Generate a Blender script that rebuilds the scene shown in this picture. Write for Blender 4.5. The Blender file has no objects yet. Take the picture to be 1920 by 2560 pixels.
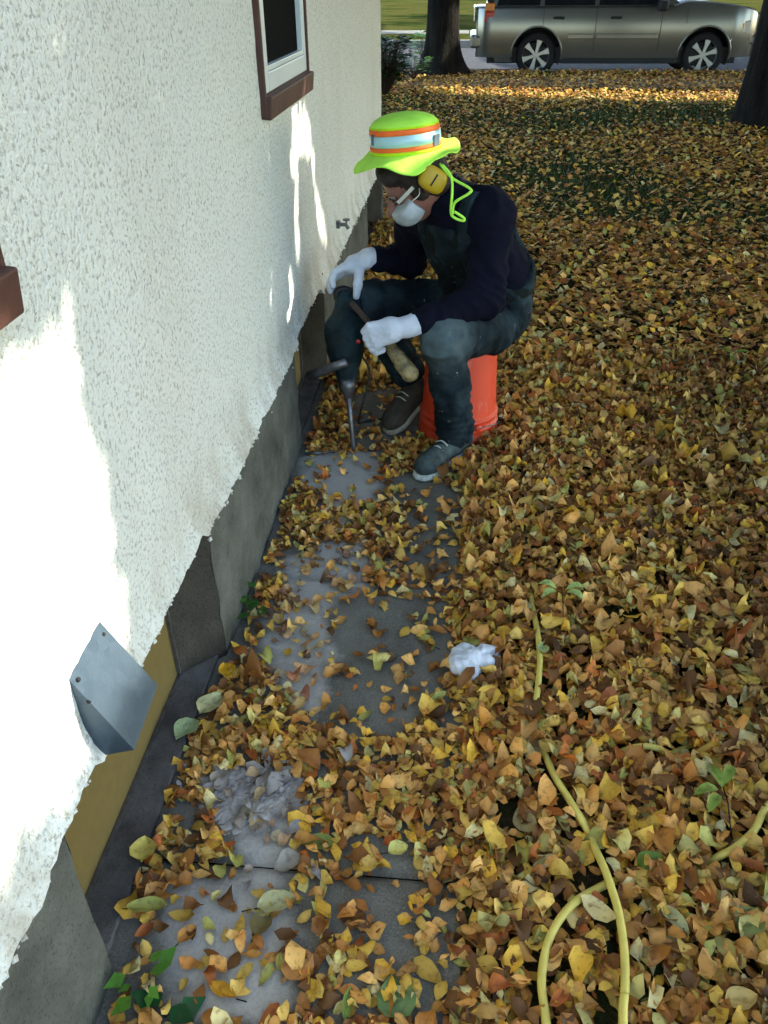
import bpy, math, random
import numpy as np
from mathutils import Vector, Matrix, noise as mnoise
random.seed(7); RNG = np.random.default_rng(7)
R = math.radians
scene = bpy.context.scene
COL = scene.collection

# ------------------------------------------------------------------ camera
CAM_H = 1.5
_Y = np.array([220., -1350., 2000.]); _Y /= np.linalg.norm(_Y)
_D = np.array([25., 2967., 2000.]); _D -= _D.dot(_Y) * _Y; _D /= np.linalg.norm(_D)
_Z = -_D; _X = np.cross(_Y, _Z)
MW = np.array([_X, _Y, _Z])                     # camera (right, down, forward) -> world
cam_data = bpy.data.cameras.new("camera"); cam = bpy.data.objects.new("camera", cam_data); COL.objects.link(cam)
cam_data.sensor_fit = 'VERTICAL'; cam_data.sensor_height = 24; cam_data.lens = 24 * 2000 / 2560
cam_data.clip_start = 0.05; cam_data.clip_end = 1000
m4 = Matrix.Identity(4)
for i in range(3):
    m4[i][0] = MW[i, 0]; m4[i][1] = -MW[i, 1]; m4[i][2] = -MW[i, 2]
m4[0][3], m4[1][3], m4[2][3] = 0, 0, CAM_H
cam.matrix_world = m4
scene.camera = cam

# ------------------------------------------------------------------ light
SUN = np.array([.72, .30, .62]); SUN /= np.linalg.norm(SUN)
world = bpy.data.worlds.new("World"); scene.world = world; world.use_nodes = True
wn = world.node_tree.nodes; wl = world.node_tree.links
bg = wn["Background"]; sky = wn.new("ShaderNodeTexSky"); sky.sky_type = 'NISHITA'; sky.sun_disc = False
sky.sun_elevation = math.asin(SUN[2]); sky.sun_rotation = math.atan2(SUN[0], SUN[1])
wl.new(sky.outputs[0], bg.inputs[0]); bg.inputs[1].default_value = 0.15
sd = bpy.data.lights.new("sun", 'SUN'); sd.energy = 2.6; sd.angle = R(0.45); sd.color = (1, .95, .86)
sun = bpy.data.objects.new("sun", sd); COL.objects.link(sun)
sun.rotation_euler = Vector(SUN).to_track_quat('Z', 'Y').to_euler()
scene.view_settings.view_transform = 'Standard'; scene.view_settings.look = 'None'
scene.view_settings.exposure = 2.5; scene.view_settings.gamma = 1
scene.view_settings.use_white_balance = True; scene.view_settings.white_balance_temperature = 6850; scene.view_settings.white_balance_tint = 3
scene.cycles.max_bounces = 6; scene.cycles.diffuse_bounces = 4; scene.cycles.use_denoising = True

# ------------------------------------------------------------------ pixel geometry helpers (1659-wide view of the photo)
SC = 1920 / 1659.
def ray(u, v):
    return MW @ np.array([(u * SC - 960) / 2000., (v * SC - 1280) / 2000., 1.])
def G(u, v, z=0.):
    d = ray(u, v); t = (z - CAM_H) / d[2]; p = np.array([0, 0, CAM_H]) + t * d; return p
def at(u, v, y):
    d = ray(u, v); return np.array([0, 0, CAM_H]) + d * y / d[1]
def proj(P):
    P = np.atleast_2d(P) - np.array([0, 0, CAM_H]); q = P @ MW
    return np.c_[(q[:, 0] / q[:, 2] * 2000 + 960) / SC, (q[:, 1] / q[:, 2] * 2000 + 1280) / SC], q[:, 2]
def in_poly(P, poly):
    x, y = P[:, 0], P[:, 1]; ins = np.zeros(len(P), bool); n = len(poly); j = n - 1
    for i in range(n):
        xi, yi = poly[i]; xj, yj = poly[j]
        c = ((yi > y) != (yj > y)) & (x < (xj - xi) * (y - yi) / ((yj - yi) or 1e-9) + xi)
        ins ^= c; j = i
    return ins
def dil(poly, d):
    c = np.mean(poly, 0); o = []
    for p in poly:
        v = np.array(p) - c; l = np.linalg.norm(v); o.append(tuple(c + v * (l + d) / l))
    return o

# ------------------------------------------------------------------ object helpers
def tag(o, label=None, cat=None, group=None, kind=None):
    if label: o["label"] = label
    if cat: o["category"] = cat
    if group: o["group"] = group
    if kind: o["kind"] = kind
    return o
def empty(name, loc, label=None, cat=None, group=None, rz=0):
    o = bpy.data.objects.new(name, None); COL.objects.link(o); o.location = loc; o.rotation_euler = (0, 0, rz)
    o.empty_display_size = .05
    bpy.context.view_layer.update()
    return tag(o, label, cat, group)
def link(name, me, mat=None, parent=None, smooth=False):
    o = bpy.data.objects.new(name, me); COL.objects.link(o)
    if mat: me.materials.append(mat)
    if smooth and len(me.polygons): me.polygons.foreach_set('use_smooth', [True] * len(me.polygons))
    if parent:
        o.parent = parent; o.matrix_parent_inverse = parent.matrix_world.inverted()
    return o
def mesh(name, V, F, mat=None, parent=None, smooth=False, col=None):
    me = bpy.data.meshes.new(name); me.from_pydata([tuple(map(float, v)) for v in V], [], [tuple(int(a) for a in f) for f in F]); me.update()
    if col is not None:
        a = me.color_attributes.new("Col", 'FLOAT_COLOR', 'POINT'); a.data.foreach_set('color', np.asarray(col, np.float32).ravel())
    return link(name, me, mat, parent, smooth)
def fast_mesh(name, V, quads, tris, mat=None, parent=None, smooth=False, col=None, obj=True):
    me = bpy.data.meshes.new(name); V = np.asarray(V, np.float32)
    nq, nt = len(quads), len(tris)
    me.vertices.add(len(V)); me.vertices.foreach_set('co', V.ravel())
    idx = np.concatenate([np.asarray(quads, np.int32).ravel(), np.asarray(tris, np.int32).ravel()])
    me.loops.add(len(idx)); me.loops.foreach_set('vertex_index', idx)
    ls = np.concatenate([np.arange(nq) * 4, nq * 4 + np.arange(nt) * 3]).astype(np.int32)
    me.polygons.add(nq + nt); me.polygons.foreach_set('loop_start', ls)
    me.update(calc_edges=True); me.validate()
    if col is not None:
        a = me.color_attributes.new("Col", 'FLOAT_COLOR', 'POINT'); a.data.foreach_set('color', np.asarray(col, np.float32).ravel())
    if not obj: return me
    return link(name, me, mat, parent, smooth)
class MB:
    """collects shapes for one mesh"""
    def __init__(s): s.V = []; s.F = []
    def add(s, V, F):
        b = len(s.V); s.V += [tuple(map(float, v)) for v in V]; s.F += [tuple(b + i for i in f) for f in F]; return s
    def box(s, c, d, M=None):
        V = []
        for x in (-.5, .5):
            for y in (-.5, .5):
                for z in (-.5, .5):
                    v = Vector((x * d[0], y * d[1], z * d[2]))
                    if M is not None: v = M @ v
                    V.append(v + Vector(c))
        return s.add(V, [(0, 1, 3, 2), (4, 6, 7, 5), (0, 4, 5, 1), (2, 3, 7, 6), (0, 2, 6, 4), (1, 5, 7, 3)])
    def tube(s, P, r, n=10, cap=True):
        P = [Vector(p) for p in P]; rs = r if hasattr(r, '__len__') else [r] * len(P)
        V = []; F = []; up = None
        for i, p in enumerate(P):
            t = (P[min(i + 1, len(P) - 1)] - P[max(i - 1, 0)]).normalized()
            if up is None: up = t.orthogonal().normalized()
            up = (up - t * up.dot(t)).normalized(); sd_ = t.cross(up)
            for k in range(n):
                a = 2 * math.pi * k / n; V.append(p + (up * math.cos(a) + sd_ * math.sin(a)) * rs[i])
        for i in range(len(P) - 1):
            for k in range(n):
                F.append((i * n + k, i * n + (k + 1) % n, (i + 1) * n + (k + 1) % n, (i + 1) * n + k))
        if cap: F += [tuple(range(n))[::-1], tuple((len(P) - 1) * n + k for k in range(n))]
        return s.add(V, F)
    def lathe(s, prof, c=(0, 0, 0), n=32, M=None):
        V = []; F = []
        for (r, z) in prof:
            for k in range(n):
                a = 2 * math.pi * k / n; v = Vector((r * math.cos(a), r * math.sin(a), z))
                if M is not None: v = M @ v
                V.append(v + Vector(c))
        for i in range(len(prof) - 1):
            for k in range(n):
                F.append((i * n + k, i * n + (k + 1) % n, (i + 1) * n + (k + 1) % n, (i + 1) * n + k))
        return s.add(V, F)
    def build(s, name, mat, parent=None, smooth=False, bevel=0, seg=2):
        o = mesh(name, s.V, s.F, mat, parent, smooth)
        if bevel:
            m = o.modifiers.new("bevel", 'BEVEL'); m.width = bevel; m.segments = seg; m.limit_method = 'ANGLE'
            if smooth: pass
        return o
def spline(P, n=8):
    P = [np.array(p, float) for p in P]; P = [2 * P[0] - P[1]] + P + [2 * P[-1] - P[-2]]; o = []
    for i in range(1, len(P) - 2):
        for k in range(n):
            t = k / n; a, b, c, d = P[i - 1:i + 3]
            o.append(.5 * ((2 * b) + (c - a) * t + (2 * a - 5 * b + 4 * c - d) * t * t + (3 * b - 3 * c + d - a) * t ** 3))
    o.append(P[-2]); return o

# ------------------------------------------------------------------ signed-distance modelling
class SDF:
    def __init__(s, lo, hi, h):
        s.lo = np.array(lo, float); s.h = h
        s.n = np.ceil((np.array(hi) - s.lo) / h).astype(int) + 1
        s.f = np.full(s.n, .08, np.float32)
    def block(s, lo, hi):
        i0 = np.clip(np.floor((np.array(lo) - s.lo) / s.h).astype(int), 0, s.n); i1 = np.clip(np.ceil((np.array(hi) - s.lo) / s.h).astype(int) + 1, 0, s.n)
        if (i1 <= i0).any(): return None
        g = [np.arange(i0[k], i1[k]) * s.h + s.lo[k] for k in range(3)]
        X = np.stack(np.meshgrid(*g, indexing='ij'), -1).astype(np.float32)
        return tuple(slice(i0[k], i1[k]) for k in range(3)), X
    def put(s, d, sl, k):
        f = s.f[sl]
        if k > 0:
            h = np.clip(.5 + .5 * (f - d) / k, 0, 1); s.f[sl] = f * (1 - h) + d * h - k * h * (1 - h)
        else: s.f[sl] = np.minimum(f, d)
    def cone(s, a, b, ra, rb, k=.02):
        a = np.array(a, float); b = np.array(b, float); m = max(ra, rb) + .05
        B = s.block(np.minimum(a, b) - m, np.maximum(a, b) + m)
        if B is None: return s
        sl, X = B; ab = b - a; t = np.clip(((X - a) @ ab) / max(ab @ ab, 1e-9), 0, 1)
        d = np.linalg.norm(X - a - t[..., None] * ab, axis=-1) - (ra + (rb - ra) * t); s.put(d.astype(np.float32), sl, k); return s
    def ell(s, c, r, M=None, k=.02):
        c = np.array(c, float); r = np.array(r, float); m = r.max() + .05
        B = s.block(c - m, c + m)
        if B is None: return s
        sl, X = B; q = X - c
        if M is not None: q = q @ np.array(M)          # columns of M = local axes
        q1 = np.linalg.norm(q / r, axis=-1); q2 = np.linalg.norm(q / (r * r), axis=-1) + 1e-6
        s.put((q1 * (q1 - 1) / q2).astype(np.float32), sl, k); return s
    def chain(s, P, rs, k=.015):
        for i in range(len(P) - 1): s.cone(P[i], P[i + 1], rs[i], rs[i + 1], k)
        return s
    def X(s):
        g = [np.arange(s.n[k]) * s.h + s.lo[k] for k in range(3)]
        return np.stack(np.meshgrid(*g, indexing='ij'), -1).astype(np.float32)
    def mesh(s, name, mat, parent=None, smooth_it=1, wr=None):
        f = s.f; ins = f < 0; n = s.n
        c = np.zeros(n - 1, np.int8)
        for dx in (0, 1):
            for dy in (0, 1):
                for dz in (0, 1): c += ins[dx:n[0] - 1 + dx, dy:n[1] - 1 + dy, dz:n[2] - 1 + dz]
        act = (c > 0) & (c < 8); idx = np.full(n - 1, -1, np.int64); A = np.argwhere(act); idx[act] = np.arange(len(A))
        acc = np.zeros((len(A), 3)); cnt = np.zeros(len(A))
        cor = [(0, 0, 0), (1, 0, 0), (0, 1, 0), (1, 1, 0), (0, 0, 1), (1, 0, 1), (0, 1, 1), (1, 1, 1)]
        val = [f[A[:, 0] + q[0], A[:, 1] + q[1], A[:, 2] + q[2]] for q in cor]
        for i in range(8):
            for j in range(i + 1, 8):
                if sum(abs(cor[i][k] - cor[j][k]) for k in range(3)) != 1: continue
                va, vb = val[i], val[j]; m = (va < 0) != (vb < 0)
                t = np.where(m, va / np.where(np.abs(va - vb) < 1e-9, 1e-9, va - vb), 0)[:, None]
                p = np.array(cor[i]) * (1 - t) + np.array(cor[j]) * t
                acc += p * m[:, None]; cnt += m
        V = (A + acc / np.maximum(cnt, 1)[:, None]) * s.h + s.lo
        Q = []
        for ax in range(3):
            o1, o2 = (ax + 1) % 3, (ax + 2) % 3
            a = np.take(ins, range(0, n[ax] - 1), ax); b = np.take(ins, range(1, n[ax]), ax)
            E = np.argwhere(a != b); E = E[(E[:, o1] > 0) & (E[:, o2] > 0) & (E[:, o1] < n[o1] - 1) & (E[:, o2] < n[o2] - 1)]
            sgn = a[E[:, 0], E[:, 1], E[:, 2]]
            def g(d1, d2):
                q = E.copy(); q[:, o1] -= d1; q[:, o2] -= d2; return idx[q[:, 0], q[:, 1], q[:, 2]]
            q = np.stack([g(1, 1), g(0, 1), g(0, 0), g(1, 0)], 1); q[~sgn] = q[~sgn][:, ::-1]; Q.append(q)
        Q = np.concatenate(Q); Q = Q[(Q >= 0).all(1)]
        e = np.concatenate([Q[:, [0, 1]], Q[:, [1, 2]], Q[:, [2, 3]], Q[:, [3, 0]]])
        for _ in range(smooth_it):
            a = np.zeros_like(V); w = np.zeros(len(V))
            np.add.at(a, e[:, 0], V[e[:, 1]]); np.add.at(w, e[:, 0], 1)
            V = V * .4 + .6 * a / np.maximum(w, 1)[:, None]
        if wr is not None:
            nv = np.zeros_like(V); fn = np.cross(V[Q[:, 2]] - V[Q[:, 0]], V[Q[:, 3]] - V[Q[:, 1]])
            for k in range(4): np.add.at(nv, Q[:, k], fn)
            nv /= np.linalg.norm(nv, axis=1)[:, None] + 1e-12
            V = V + nv * wr(V)[:, None]
        return fast_mesh(name, V, Q, np.zeros((0, 3), int), mat, parent, True)

# ------------------------------------------------------------------ materials
def srgb(r, g, b):
    f = lambda c: (c / 255 / 12.92) if c / 255 <= .04045 else ((c / 255 + .055) / 1.055) ** 2.4
    return (f(r), f(g), f(b))
class Mat:
    def __init__(s, name, rough=.7, metal=0, spec=.4):
        s.m = bpy.data.materials.new(name); s.m.use_nodes = True; s.t = s.m.node_tree; s.b = s.t.nodes["Principled BSDF"]
        s.b.inputs['Roughness'].default_value = rough; s.b.inputs['Metallic'].default_value = metal; s.b.inputs['Specular IOR Level'].default_value = spec
        s.tc = s.t.nodes.new("ShaderNodeTexCoord"); s.geo = None
    def n(s, typ, **k):
        x = s.t.nodes.new("ShaderNode" + typ)
        for a, v in k.items():
            if a in x.inputs: x.inputs[a].default_value = v
            elif hasattr(x, a.lower()): setattr(x, a.lower(), v)
        return x
    def l(s, a, b): s.t.links.new(a, b)
    def noise(s, scale, detail=4, rough=.55, vec=None, stretch=None):
        x = s.n("TexNoise", Scale=scale, Detail=detail, Roughness=rough)
        v = vec or s.tc.outputs['Object']
        if stretch:
            mp = s.n("Mapping"); mp.inputs['Scale'].default_value = stretch; s.l(v, mp.inputs[0]); v = mp.outputs[0]
        s.l(v, x.inputs['Vector']); return x.outputs['Fac']
    def vor(s, scale, feature='F1', out='Distance', rnd=1):
        x = s.n("TexVoronoi"); x.feature = feature; x.inputs['Scale'].default_value = scale; x.inputs['Randomness'].default_value = rnd
        s.l(s.tc.outputs['Object'], x.inputs['Vector']); return x.outputs[out]
    def ramp(s, fac, stops):
        r = s.n("ValToRGB"); e = r.color_ramp.elements
        while len(e) < len(stops): e.new(.5)
        for i, (p, c) in enumerate(stops):
            e[i].position = p; e[i].color = (*c, 1) if hasattr(c, '__len__') else (c, c, c, 1)
        s.l(fac, r.inputs[0]); return r.outputs[0]
    def mix(s, a, b, fac, mode='MIX'):
        x = s.n("MixRGB"); x.blend_type = mode
        for v, i in ((fac, 0), (a, 1), (b, 2)):
            if hasattr(v, 'links') or hasattr(v, 'is_linked'): s.l(v, x.inputs[i])
            elif i == 0: x.inputs[0].default_value = v
            else: x.inputs[i].default_value = (*v, 1) if hasattr(v, '__len__') else (v, v, v, 1)
        return x.outputs[0]
    def math(s, op, a, b=0.):
        x = s.n("Math"); x.operation = op
        for v, i in ((a, 0), (b, 1)):
            if hasattr(v, 'is_linked'): s.l(v, x.inputs[i])
            else: x.inputs[i].default_value = v
        return x.outputs[0]
    def color(s, c):
        if hasattr(c, 'is_linked'): s.l(c, s.b.inputs['Base Color'])
        else: s.b.inputs['Base Color'].default_value = (*c, 1)
        return s
    def rough(s, r): s.l(r, s.b.inputs['Roughness']); return s
    def bump(s, h, strength=.5, dist=.01):
        x = s.n("Bump", Strength=strength, Distance=dist); s.l(h, x.inputs['Height']); s.l(x.outputs[0], s.b.inputs['Normal']); return s
    def sep(s):
        x = s.n("SeparateXYZ"); s.l(s.tc.outputs['Object'], x.inputs[0]); return x.outputs
def simple(name, c, rough=.7, metal=0, var=.25, scale=20, bump=0, bs=60, spec=.4):
    m = Mat(name, rough, metal, spec); f = m.noise(scale, 5)
    m.color(m.mix(tuple(x * (1 - var) for x in c), tuple(min(1, x * (1 + var)) for x in c), m.ramp(f, [(.3, 0), (.7, 1)])))
    if bump: m.bump(m.noise(bs, 4), bump, .004)
    return m.m

def mk_stucco():
    m = Mat("stucco_white", .9, 0, .2)
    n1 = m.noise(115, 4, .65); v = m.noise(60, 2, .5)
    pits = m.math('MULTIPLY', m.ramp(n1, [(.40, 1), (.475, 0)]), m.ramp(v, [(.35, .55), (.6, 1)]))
    base = m.mix((.72, .745, .69), (.79, .80, .75), m.noise(2.5, 4))
    x, y, z = m.sep()
    # dirt and rust that has washed down the lowest hand-widths of the render
    low = m.math('MULTIPLY', m.ramp(m.math('SUBTRACT', .64, z), [(0.0, 0), (.22, 1)]), m.ramp(m.noise(5, 5, .7, None, (1, 1, .45)), [(.42, 0), (.66, 1)]))
    base = m.mix(base, (.42, .37, .28), m.math('MULTIPLY', low, .95))
    base = m.mix(base, (.60, .57, .5), m.math('MULTIPLY', m.ramp(m.noise(1.8, 5, .6, None, (1, 1, .3)), [(.52, 0), (.75, 1)]), .35))
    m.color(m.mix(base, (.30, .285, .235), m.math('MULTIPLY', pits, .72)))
    h = m.math('ADD', m.math('MULTIPLY', n1, 1.0), m.math('MULTIPLY', m.noise(40, 4), .8))
    m.bump(h, .85, .010); return m.m
def mk_concrete(name, a, b, crack=True, bs=.5, sc=1.):
    m = Mat(name, 1, 0, .02); f = m.noise(6 * sc, 8, .65); g = m.noise(170 * sc, 3)
    c = m.mix(a, b, m.ramp(f, [(.3, 0), (.7, 1)])); c = m.mix(c, tuple(x * .45 for x in a), m.math('MULTIPLY', m.ramp(g, [(.3, 1), (.44, 0)]), .6))
    if crack:
        cr = m.ramp(m.vor(2.2 * sc, 'DISTANCE_TO_EDGE'), [(0, 1), (.012, 0)]); c = m.mix(c, tuple(x * .35 for x in a), m.math('MULTIPLY', cr, m.ramp(m.noise(3, 3), [(.5, 0), (.62, .9)])))
    m.color(c); m.bump(m.math('ADD', f, m.math('MULTIPLY', g, .35)), bs, .012); return m.m
def mk_attr(name, rough=.6, spec=.35, transl=0):
    m = Mat(name, rough, 0, spec); a = m.n("Attribute"); a.attribute_name = "Col"
    c = m.mix(a.outputs['Color'], (.10, .05, .02), m.math('MULTIPLY', m.ramp(m.noise(90, 3), [(.52, 0), (.72, 1)]), .55))
    m.color(c)
    if transl:
        tr = m.n("BsdfTranslucent"); m.l(c, tr.inputs[0]); mx = m.n("MixShader", Fac=transl); m.l(m.b.outputs[0], mx.inputs[1]); m.l(tr.outputs[0], mx.inputs[2])
        m.l(mx.outputs[0], m.t.nodes["Material Output"].inputs[0])
    return m.m
def mk_path():
    m = Mat("path_concrete", .9, 0, .25)
    f = m.noise(5, 8, .65); g = m.noise(230, 2)
    c = m.mix((.105, .097, .078), (.185, .172, .14), m.ramp(f, [(.3, 0), (.7, 1)]))
    c = m.mix(c, (.05, .048, .04), m.math('MULTIPLY', m.ramp(g, [(.32, 1), (.45, 0)]), .5))
    c = m.mix(c, (.35, .33, .28), m.math('MULTIPLY', m.ramp(g, [(.58, 0), (.7, 1)]), .35))
    # pale grinding dust trodden along the slabs
    mp = m.n("Attribute"); mp.attribute_name = "Dust"
    d = m.math('MULTIPLY', m.ramp(m.math('ADD', mp.outputs['Fac'], m.math('MULTIPLY', m.math('SUBTRACT', m.noise(11, 7, .72), .5), 1.9)), [(.22, 0), (.85, 1)]), m.ramp(m.noise(150, 2), [(.36, .8), (.5, 1)]))
    c = m.mix(c, (.40, .375, .335), d)
    m.color(c); m.bump(m.math('ADD', f, m.math('MULTIPLY', g, .3)), .35, .006); return m.m
def mk_lawn():
    m = Mat("lawn_soil", 1, 0, 0)
    f = m.noise(3.0, 6, .6); g = m.noise(38, 4, .6); h = m.noise(120, 3)
    c = m.mix((.055, .038, .020), (.030, .042, .012), m.ramp(f, [(.42, 0), (.58, 1)]))
    _, y, _z = m.sep(); far = m.ramp(m.math('MULTIPLY', y, .02), [(.22, 0), (.3, 1)])
    leafy = m.ramp(g, [(.3, (.02, .015, .008)), (.45, (.06, .045, .015)), (.6, (.13, .095, .035)), (.75, (.05, .065, .018))])
    c2 = m.mix((.035, .055, .012), leafy, m.ramp(m.noise(.5, 5, .6), [(.4, 0), (.6, 1)]))
    big = m.ramp(m.noise(.55, 9, .8, None, (.6, 1, 1)), [(.36, (.005, .007, .003)), (.45, (.022, .034, .007)), (.54, (.06, .055, .016)), (.62, (.022, .036, .008)), (.7, (.012, .016, .005))]); c2 = m.mix(c2, big, .8)
    c = m.mix(c, c2, far); c = m.mix(c, (.02, .02, .01), m.math('MULTIPLY', m.ramp(h, [(.35, 1), (.5, 0)]), .5))
    m.color(c); m.bump(g, .8, .03); return m.m
def mk_bark():
    m = Mat("bark", .95, 0, .1); f = m.noise(9, 8, .7, None, (1, 1, .22)); g = m.noise(30, 5, .6)
    m.color(m.mix((.005, .0045, .004), (.022, .018, .014), m.ramp(f, [(.38, 0), (.68, 1)]))); m.bump(m.math('ADD', f, m.math('MULTIPLY', g, .3)), 1, .06); return m.m
def mk_denim(name, dark, light, worn=None):
    m = Mat(name, .9, 0, .15); f = m.noise(14, 6, .6); w = m.noise(4, 3)
    c = m.mix(dark, light, m.ramp(f, [(.38, 0), (.72, 1)])); c = m.mix(c, tuple(x * .5 for x in dark), m.ramp(w, [(.45, 0), (.7, .8)]))
    if worn:
        for kp in ((-.045, 2.475, .56), (-.05, 2.44, .50), (-.40, 2.76, .52)):
            vd = m.n("VectorMath"); vd.operation = 'DISTANCE'; vd.inputs[1].default_value = kp; m.l(m.tc.outputs['Object'], vd.inputs[0])
            c = m.mix(c, worn, m.math('MULTIPLY', m.ramp(vd.outputs['Value'], [(.04, .85), (.15, 0)]), m.ramp(m.noise(22, 5, .6), [(.3, .35), (.6, 1)])))
    sp = m.ramp(m.noise(42, 4, .6), [(.67, 0), (.73, 1)]); c = m.mix(c, (.38, .37, .34), m.math('MULTIPLY', m.math('MULTIPLY', sp, .7), m.ramp(m.noise(5, 3), [(.45, 0), (.6, 1)])))
    m.color(c); m.bump(m.math('ADD', m.noise(30, 4), m.noise(350, 2)), .35, .006); return m.m

M = {}
M['stucco'] = mk_stucco()
M['found'] = mk_concrete("foundation_render", (.055, .056, .048), (.150, .152, .132), False, 1.0)
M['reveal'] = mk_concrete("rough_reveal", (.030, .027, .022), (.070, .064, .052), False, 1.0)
M['ledge'] = mk_concrete("ledge_tar", (.055, .050, .046), (.15, .14, .13), False, .7, 1.5)
M['path'] = mk_path(); M['lawn'] = mk_lawn(); M['bark'] = mk_bark()
M['leaf'] = mk_attr("fallen_leaf", .62, .3, .12)
M['green'] = mk_attr("green_leaf", .5, .3, .25)
M['board'] = simple("yellow_board", (.135, .098, .028), .75, 0, .08, 40, .15, 200)
M['brown'] = simple("brown_trim", (.075, .030, .022), .6, 0, .3, 12, .3, 80)
M['vinyl'] = simple("white_vinyl", (.60, .64, .64), .4, 0, .06, 5)
M['screen'] = simple("insect_screen", (.0035, .0035, .004), .9, 0, .3, 200, .3, 900, .05)
M['glass'] = simple("dark_glass", (.01, .012, .015), .08, 0, .1, 5, spec=.8)
M['nearblack'] = simple("shade_and_screw_black", (.01, .01, .01), .95)  # painted shade of the far opening, also the duct and screw colour
m = Mat("galvanised", .45, .6); f = m.vor(45, 'F1', 'Color'); sm = m.n("SeparateColor"); m.l(f, sm.inputs[0])
m.color(m.mix((.040, .064, .092), (.070, .100, .138), m.mix(sm.outputs[0], m.noise(220, 2), .55))); m.bump(m.noise(160, 3), .12, .003); M['galv'] = m.m
M['steel'] = simple("dull_steel", (.16, .16, .17), .45, .8, .3, 40)
M['asphalt'] = mk_concrete("asphalt", (.045, .045, .05), (.08, .08, .088), False, .4, 1)
M['walk'] = mk_concrete("pale_sidewalk", (.12, .115, .10), (.19, .18, .16), False, .4, .5)
M['kerb'] = mk_concrete("kerb_stone", (.16, .155, .145), (.27, .26, .24), False, .4, .5)
M['hose'] = simple("yellow_rubber", (.62, .50, .11), .45, 0, .12, 30, .05, 300)
M['cloth'] = simple("white_cotton", (.60, .63, .68), .95, 0, .2, 25, .4, 120)
M['glove'] = simple("white_glove", (.50, .53, .60), .95, 0, .10, 20, .5, 260)
M['shirt'] = simple("navy_sweatshirt", (.004, .0045, .011), .95, 0, .35, 10, .3, 90, .1)
M['bib'] = mk_denim("dark_bib", (.003, .0055, .0055), (.009, .014, .013))
M['denim'] = mk_denim("worn_denim", (.0045, .0095, .0135), (.028, .050, .060), (.085, .118, .128))
M['skin'] = simple("skin", (.23, .10, .075), .55, 0, .2, 18, .15, 120)
M['hair'] = simple("dark_hair", (.02, .012, .008), .7, 0, .4, 60, .8, 200)
M['lime'] = simple("lime_fabric", (.47, .92, .09), .85, 0, .10, 14, .7, 28)
M['limedark'] = simple("lime_braid", (.50, .80, .01), .8, 0, .1, 40, .3, 400)
M['orange'] = simple("orange_braid", (.95, .16, .03), .8, 0, .08, 30, .2, 400)
M['silver'] = simple("reflective_tape", (.42, .66, .70), .35, .1, .06, 10, .05, 60)
M['tapegrey'] = simple("tape_seam", (.09, .12, .15), .6)
M['muff'] = simple("yellow_plastic", (.42, .28, .010), .45, 0, .08, 10, .05, 60)
M['black'] = simple("black_rubber", (.008, .008, .009), .6, 0, .3, 20, .2, 80)
M['mask'] = simple("white_respirator", (.38, .42, .44), .9, 0, .22, 22, .35, 120)
M['strap'] = simple("pale_strap", (.52, .52, .45), .8)
M['lens'] = simple("tinted_lens", (.015, .01, .01), .12, 0, .2, 10, spec=.8)
m = Mat("red_bucket", .42); sc_ = m.ramp(m.noise(16, 7, .7, None, (1, 1, .5)), [(.56, 0), (.70, 1)])
m.color(m.mix(m.mix((.54, .042, .014), (.68, .064, .020), m.noise(6, 4)), (.62, .22, .17), m.math('MULTIPLY', sc_, .65))); m.bump(m.noise(60, 4), .15, .003); M['red'] = m.m
M['shoe'] = simple("dusty_sneaker", (.035, .05, .05), .85, 0, .6, 30, .3, 150)
M['boot'] = simple("tan_boot", (.035, .029, .020), .85, 0, .5, 25, .4, 120)
M['sole'] = simple("pale_sole", (.40, .42, .38), .7, 0, .25, 60, .2, 200)
M['soletan'] = simple("tan_sole", (.30, .27, .2), .75, 0, .25, 60, .2, 200)
M['tool'] = mk_denim("tool_body", (.006, .015, .018), (.022, .045, .052)); M['tool'].node_tree.nodes["Principled BSDF"].inputs["Roughness"].default_value = .5
M['wood'] = simple("worn_grip", (.05, .03, .022), .7, 0, .5, 30, .3, 100)
M['brass'] = simple("dusty_brass", (.22, .17, .08), .55, .1, .75, 30, .7, 70)
M['paint'] = simple("car_paint", (.23, .225, .20), .24, .7, .05, 3, spec=.6)
M['plast'] = simple("dark_plastic", (.012, .012, .013), .6)
M['tyre'] = simple("tyre", (.010, .010, .010), .85, 0, .3, 30)
M['alloy'] = simple("alloy", (.42, .43, .44), .3, .8, .06, 10)
M['tail'] = simple("tail_lens", (.42, .012, .006), .2, 0, .2, 40, spec=.7)
M['amber'] = simple("amber_lens", (.62, .17, .01), .2, 0, .2, 40, spec=.7)
M['headl'] = simple("headlight_lens", (.55, .56, .52), .15, .2, .15, 40, spec=.8)
M['chrome'] = simple("chrome", (.6, .6, .62), .15, 1, .05)
M['nut'] = simple("dry_husk", (.10, .06, .03), .9, 0, .5, 60, .8, 100)

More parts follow.
